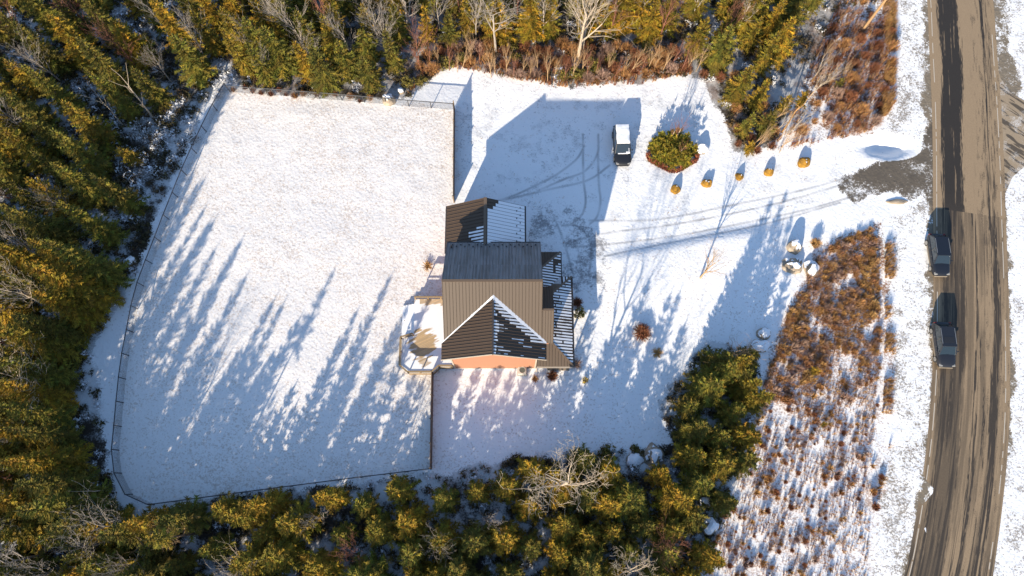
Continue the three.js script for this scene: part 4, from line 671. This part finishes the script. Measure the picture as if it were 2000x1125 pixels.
// evergreen island in the turning circle
{
  const [x, z] = G(1313, 298), t = thing('evergreen_island', 'round evergreen thicket with red brown skirt on the snowy turning circle', 'shrubs', [x, gh(x, z) - 0.03, z]);
  const r = rng(66), list = [], T = new Tris();
  for (let i = 0; i < 26; i++) { const a = i * 2.4, k = Math.sqrt((i + 0.5) / 26) * 0.92, g = spruceGeo(300 + i % 5, 2.0 + 1.0 * r() - 0.7 * k, 0.85, 1.5).clone(); g.rotateY(r() * TAU); g.translate(2.55 * k * Math.cos(a), 0, 2.1 * k * Math.sin(a) - 0.1); list.push(g); }
  part('foliage', list, plantMat(1.0, 1.12, 1), t);
  const S = new Tris(); for (let i = 0; i < 2600; i++) { const a = 0.05 + (Math.PI - 0.1) * r(), k = 0.98 + 0.14 * r() + 0.06 * Math.sin(a * 5), X = 2.5 * k * Math.cos(a), Zz = 2.05 * k * Math.sin(a), y = 0.45 * r() * (1.25 - k) / 0.25, v = 0.6 + 0.8 * r(), az = r() * TAU; S.tri([X - 0.05, y, Zz], [X + 0.05, y + 0.03, Zz + 0.03], [X + 0.2 * Math.cos(az), y + 0.2 * r(), Zz + 0.2 * Math.sin(az)], [0.27 * v, 0.085 * v, 0.04 * v]); }
  part('skirt', S.geo(), pm, t).userData.label = 'red brown low growth round the foot of the thicket';
  const s = bares[4]; for (const [dx, dz, k] of [[-0.2, -1.3, 0.75], [0.3, -1.2, 0.95], [0.6, 0.6, 0.6]]) { const st = part('stem', s.trunk, paleBark, t); st.position.set(dx, 0.2, dz); st.scale.setScalar(k); part('twigs', s.limbs, redTwig, st); }
}
// brush edge behind the parking area and between woods and lawn
const brushGeos = [twigBush(71, 260, 0.9, 1.5, RED, 0.02), twigBush(72, 260, 1.0, 1.7, RUST, 0.02), twigBush(73, 240, 0.9, 1.4, MAUVE, 0.02), leafBush(74, 700, 1.0, 1.3, OLIVE, 0.12), leafBush(75, 600, 0.8, 1.0, [[0.22, 0.17, 0.03], [0.15, 0.12, 0.02]], 0.11)];
{
  const P = poly([[790, 170], [830, 110], [900, 90], [1050, 95], [1200, 95], [1350, 105], [1362, 135], [1300, 150], [1200, 156], [1090, 160], [1000, 155], [935, 130], [880, 122], [830, 165]]);
  const spots = scatter(P, 1.42, 21); const r = rng(22);
  for (const p of spots) { const v = r(), k = v < 0.2 ? 0 : v < 0.42 ? 1 : v < 0.66 ? 2 : v < 0.85 ? 3 : 4; bush(p, 0, brushGeos[k], ['red twigged shrub in the brush edge behind the parking area', 'rust coloured shrub in the brush edge behind the parking area', 'mauve brown shrub in the brush edge behind the parking area', 'olive leafed bush in the brush edge behind the parking area', 'yellow green bush in the brush edge behind the parking area'][k], ['red', 'rust', 'mauve', 'olive', 'yellow green'][k] + ' shrubs of the north brush edge', 0.7 + 0.6 * r()); }
  const P2 = poly([[455, 172], [560, 178], [740, 190], [735, 202], [560, 190], [455, 182]]);
  for (const p of scatter(P2, 1.1, 23)) bush(p, 0, brushGeos[r() < 0.6 ? 1 : 0], 'low rust shrub along the north fence', 'rust shrubs along the north fence', 0.35 + 0.25 * r());
  const P3 = poly([[1640, 10], [1738, 0], [1744, 190], [1700, 255], [1640, 262], [1560, 262], [1590, 160]]);
  for (const p of scatter(P3, 1.85, 24)) { const v = r(), k = v < 0.42 ? 0 : v < 0.68 ? 1 : 2; bush(p, 0, brushGeos[k], ['red twigged shrub on the brushy slope west of the road', 'rust coloured shrub on the brushy slope west of the road', 'mauve brown shrub on the brushy slope west of the road'][k], ['red', 'rust', 'mauve'][k] + ' shrubs of the northeast slope', 0.55 + 0.5 * r()); }
  const P4 = poly([[1370, 150], [1420, 170], [1440, 290], [1480, 300], [1520, 285], [1500, 220], [1430, 150]]);
  for (const p of scatter(P4, 1.4, 25)) bush(p, 0, brushGeos[r() < 0.5 ? 1 : 0], 'brown twiggy shrub at the foot of the corner spruces', 'brown shrubs under the corner spruces', 0.5 + 0.4 * r());
  // tufts of the meadow with their own shadows
  const P5 = poly([[1500, 800], [1735, 780], [1720, 950], [1700, 1120], [1380, 1120], [1400, 1030], [1450, 930]]);
  const tuft = [twigBush(81, 130, 0.34, 0.6, RED, 0.018), twigBush(82, 130, 0.38, 0.6, RUST, 0.018)];
  for (const p of scatter(P5, 1.15, 26, (x, z) => noise(x * 0.35, z * 0.35, 29) < 0.38 || hash(Math.round(x * 7), Math.round(z * 7), 2) < 0.3)) { const k = r() < 0.65 ? 0 : 1; bush(p, 0, tuft[k], ['red brown tuft standing in the snowy lower meadow', 'orange brown tuft standing in the snowy lower meadow'][k], ['red brown', 'orange brown'][k] + ' tufts of the lower meadow', 0.45 + 1.0 * r() * r() + 0.3 * r(), 'meadow_tuft'); }
}
console.log('shrubs');

// ---------------------------------------------------------------- grass and undergrowth (uncountable)
function stuff(name, geo, list, label, category, m = pm) {
  const im = new THREE.InstancedMesh(geo, m, list.length), d = new THREE.Object3D();
  list.forEach(([x, z, s, c, sy], i) => { d.position.set(x, gh(x, z) - 0.02, z); d.rotation.set(0, hash(i, 3, 5) * TAU, 0); d.scale.set(s, s * (sy ?? 1), s); d.updateMatrix(); im.setMatrixAt(i, d.matrix); im.setColorAt(i, c); });
  im.name = numbered(name); im.castShadow = im.receiveShadow = true; im.userData.kind = 'stuff'; tag(im, label, category); scene.add(im); return im;
}
function fill(P, n, seed, fn) { const r = rng(seed), out = [], xs = P.map(p => p[0]), zs = P.map(p => p[1]), x0 = Math.min(...xs), x1 = Math.max(...xs), z0 = Math.min(...zs), z1 = Math.max(...zs); for (let i = 0; i < n * 4 && out.length < n; i++) { const x = lerp(x0, x1, r()), z = lerp(z0, z1, r()); if (inPoly(x, z, P)) { const q = fn(x, z, r); if (q) out.push([x, z, ...q]); } } return out; }
const blades = (() => { const r = rng(91), T = new Tris(); for (let i = 0; i < 15; i++) { const a = r() * TAU, e = 0.06 + 0.25 * r(), h = 0.3 + 0.4 * r(), w = 0.014, b = [0.07 * (r() - 0.5), 0, 0.07 * (r() - 0.5)], v = 0.75 + 0.5 * r(); T.tri([b[0] - w * Math.sin(a), 0, b[2] + w * Math.cos(a)], [b[0] + w * Math.sin(a), 0, b[2] - w * Math.cos(a)], [b[0] + e * Math.cos(a), h, b[2] + e * Math.sin(a)], [v, v, v]); } return T.geo(); })();
const pick = (r, cols) => { const c = cols[Math.floor(r() * cols.length)]; return lin(...c); };
const meadowGrown = poly([[1602, 492], [1640, 470], [1708, 444], [1716, 520], [1718, 700], [1708, 800], [1690, 1200], [1350, 1200], [1405, 1020], [1445, 920], [1484, 800], [1505, 690], [1550, 590]]);
const edgeM = (x, z) => ss(0.30, 0.52, fbm(x * 0.8, z * 0.8, 94)), downM = (x, z) => ss(-14, -6, z + 3 * (fbm(x * 0.3, z * 0.3, 88) - 0.5) * 2 + (x - 30) * 0.35);
stuff('dry_grass', blades, fill(meadowGrown, 15000, 92, (x, z, r) => { const n = fbm(x * 0.22, z * 0.22, 93) + 0.25 * (r() - 0.5); if (r() > (1 - 0.72 * downM(x, z)) * edgeM(x, z)) return null; return [0.35 + 0.6 * r(), pick(r, n > 0.54 ? [...RUST, ...STRAW, ...STRAW] : n > 0.44 ? [...MAUVE, ...RUST, ...STRAW] : [...MAUVE, ...RUST]), 0.9]; }), 'dry brown and orange grass covering the meadow beside the road', 'grass');
const clump = twigBush(86, 46, 0.42, 0.62, [[1, 1, 1]], 0.022);
stuff('meadow_undergrowth', clump, fill(meadowGrown, 1100, 89, (x, z, r) => { const n = fbm(x * 0.3, z * 0.3, 87); if (r() > (1 - 0.85 * downM(x, z)) * edgeM(x, z)) return null; return [0.5 + 0.9 * r() * r() + 0.2, pick(r, n > 0.52 ? [...RUST, ...STRAW, ...STRAW] : [...MAUVE, ...RUST]), 0.8 + 0.5 * r()]; }), 'knotted brown and mauve weeds among the meadow grass', 'undergrowth');
stuff('dry_grass', blades, fill(poly([[1728, 470], [1746, 470], [1744, 700], [1737, 900], [1712, 980], [1720, 880], [1726, 700]]), 1100, 94, (x, z, r) => noise(x * 0.5, z * 0.5, 95) > 0.52 ? [0.9 + 0.5 * r(), pick(r, STRAW)] : null), 'strip of tall orange grass clumps between the meadow and the road verge', 'grass');
stuff('dry_grass', blades, fill(poly([[1722, -20], [1748, -20], [1746, 180], [1735, 225], [1715, 230], [1730, 120]]), 800, 96, (x, z, r) => noise(x * 0.6, z * 0.6, 85) > 0.35 ? [0.9 + 0.5 * r(), pick(r, STRAW)] : null), 'straw coloured grass between the red brush and the snowy verge', 'grass');
stuff('dry_grass', blades, fill(Z.brushNE, 2200, 97, (x, z, r) => fbm(x * 0.3, z * 0.3, 98) > 0.42 ? [0.8 + 0.6 * r(), pick(r, [...RED, ...MAUVE, ...RUST])] : null), 'reddish dead growth covering the brushy slope west of the road', 'undergrowth');
stuff('dry_grass', blades, fill(poly([[790, 195], [850, 130], [930, 140], [1090, 172], [1250, 165], [1350, 145], [1350, 110], [1100, 110], [860, 80]]), 1500, 99, (x, z, r) => [0.7 + 0.6 * r(), pick(r, [...RUST, ...RED])]), 'rust coloured dead growth at the foot of the north brush edge', 'undergrowth');
stuff('grass_blades', blades, fill(Z.drive, 500, 101, (x, z, r) => noise(x * 0.8, z * 0.8, 102) > 0.6 ? [0.25 + 0.25 * r(), pick(r, STRAW), 0.5] : null), 'short dead grass poking through the snow of the driveway', 'grass');
const floorGeo = leafBush(111, 60, 0.55, 0.5, [[1, 1, 1]], 0.13);
stuff('forest_undergrowth', floorGeo, [...fill(Z.westWood, 2600, 112, (x, z, r) => [0.7 + 0.8 * r(), r() < 0.3 ? lin(0.7, 0.7, 0.72) : pick(r, [[0.05, 0.04, 0.014], [0.08, 0.05, 0.02], [0.06, 0.05, 0.015]])]), ...fill(Z.southWood, 1200, 113, (x, z, r) => [0.6 + 0.7 * r(), r() < 0.15 ? lin(0.7, 0.7, 0.72) : pick(r, [[0.05, 0.04, 0.014], [0.09, 0.06, 0.02]])]), ...fill(Z.northWood, 1200, 114, (x, z, r) => [0.6 + 0.7 * r(), r() < 0.1 ? lin(0.7, 0.7, 0.72) : pick(r, [[0.05, 0.04, 0.014], [0.12, 0.07, 0.02]])])], 'low snow dusted undergrowth on the floor of the woods', 'undergrowth');
const snowy = leafBush(121, 200, 0.8, 0.8, [[0.75, 0.76, 0.78], [0.6, 0.6, 0.6], [0.06, 0.05, 0.02], [0.09, 0.06, 0.03]], 0.11);
{ const P = poly([[140, 240], [370, 235], [385, 290], [330, 340], [215, 350], [130, 320]]); for (const p of scatter(P, 1.35, 27)) bush(p, 0, snowy, 'snow laden low shrub in the glade of the west woods', 'snowy shrubs of the west glade', 0.7 + 0.5 * R3()); }
{ const P = poly([[1180, 100], [1320, 105], [1330, 145], [1200, 155]]); for (const p of scatter(P, 1.5, 28)) bush(p, 0, snowy, 'snow laden low shrub in front of the red saplings', 'snowy shrubs of the north brush edge', 0.6 + 0.4 * R3()); }
console.log('done');
renderer.render(scene, camera);
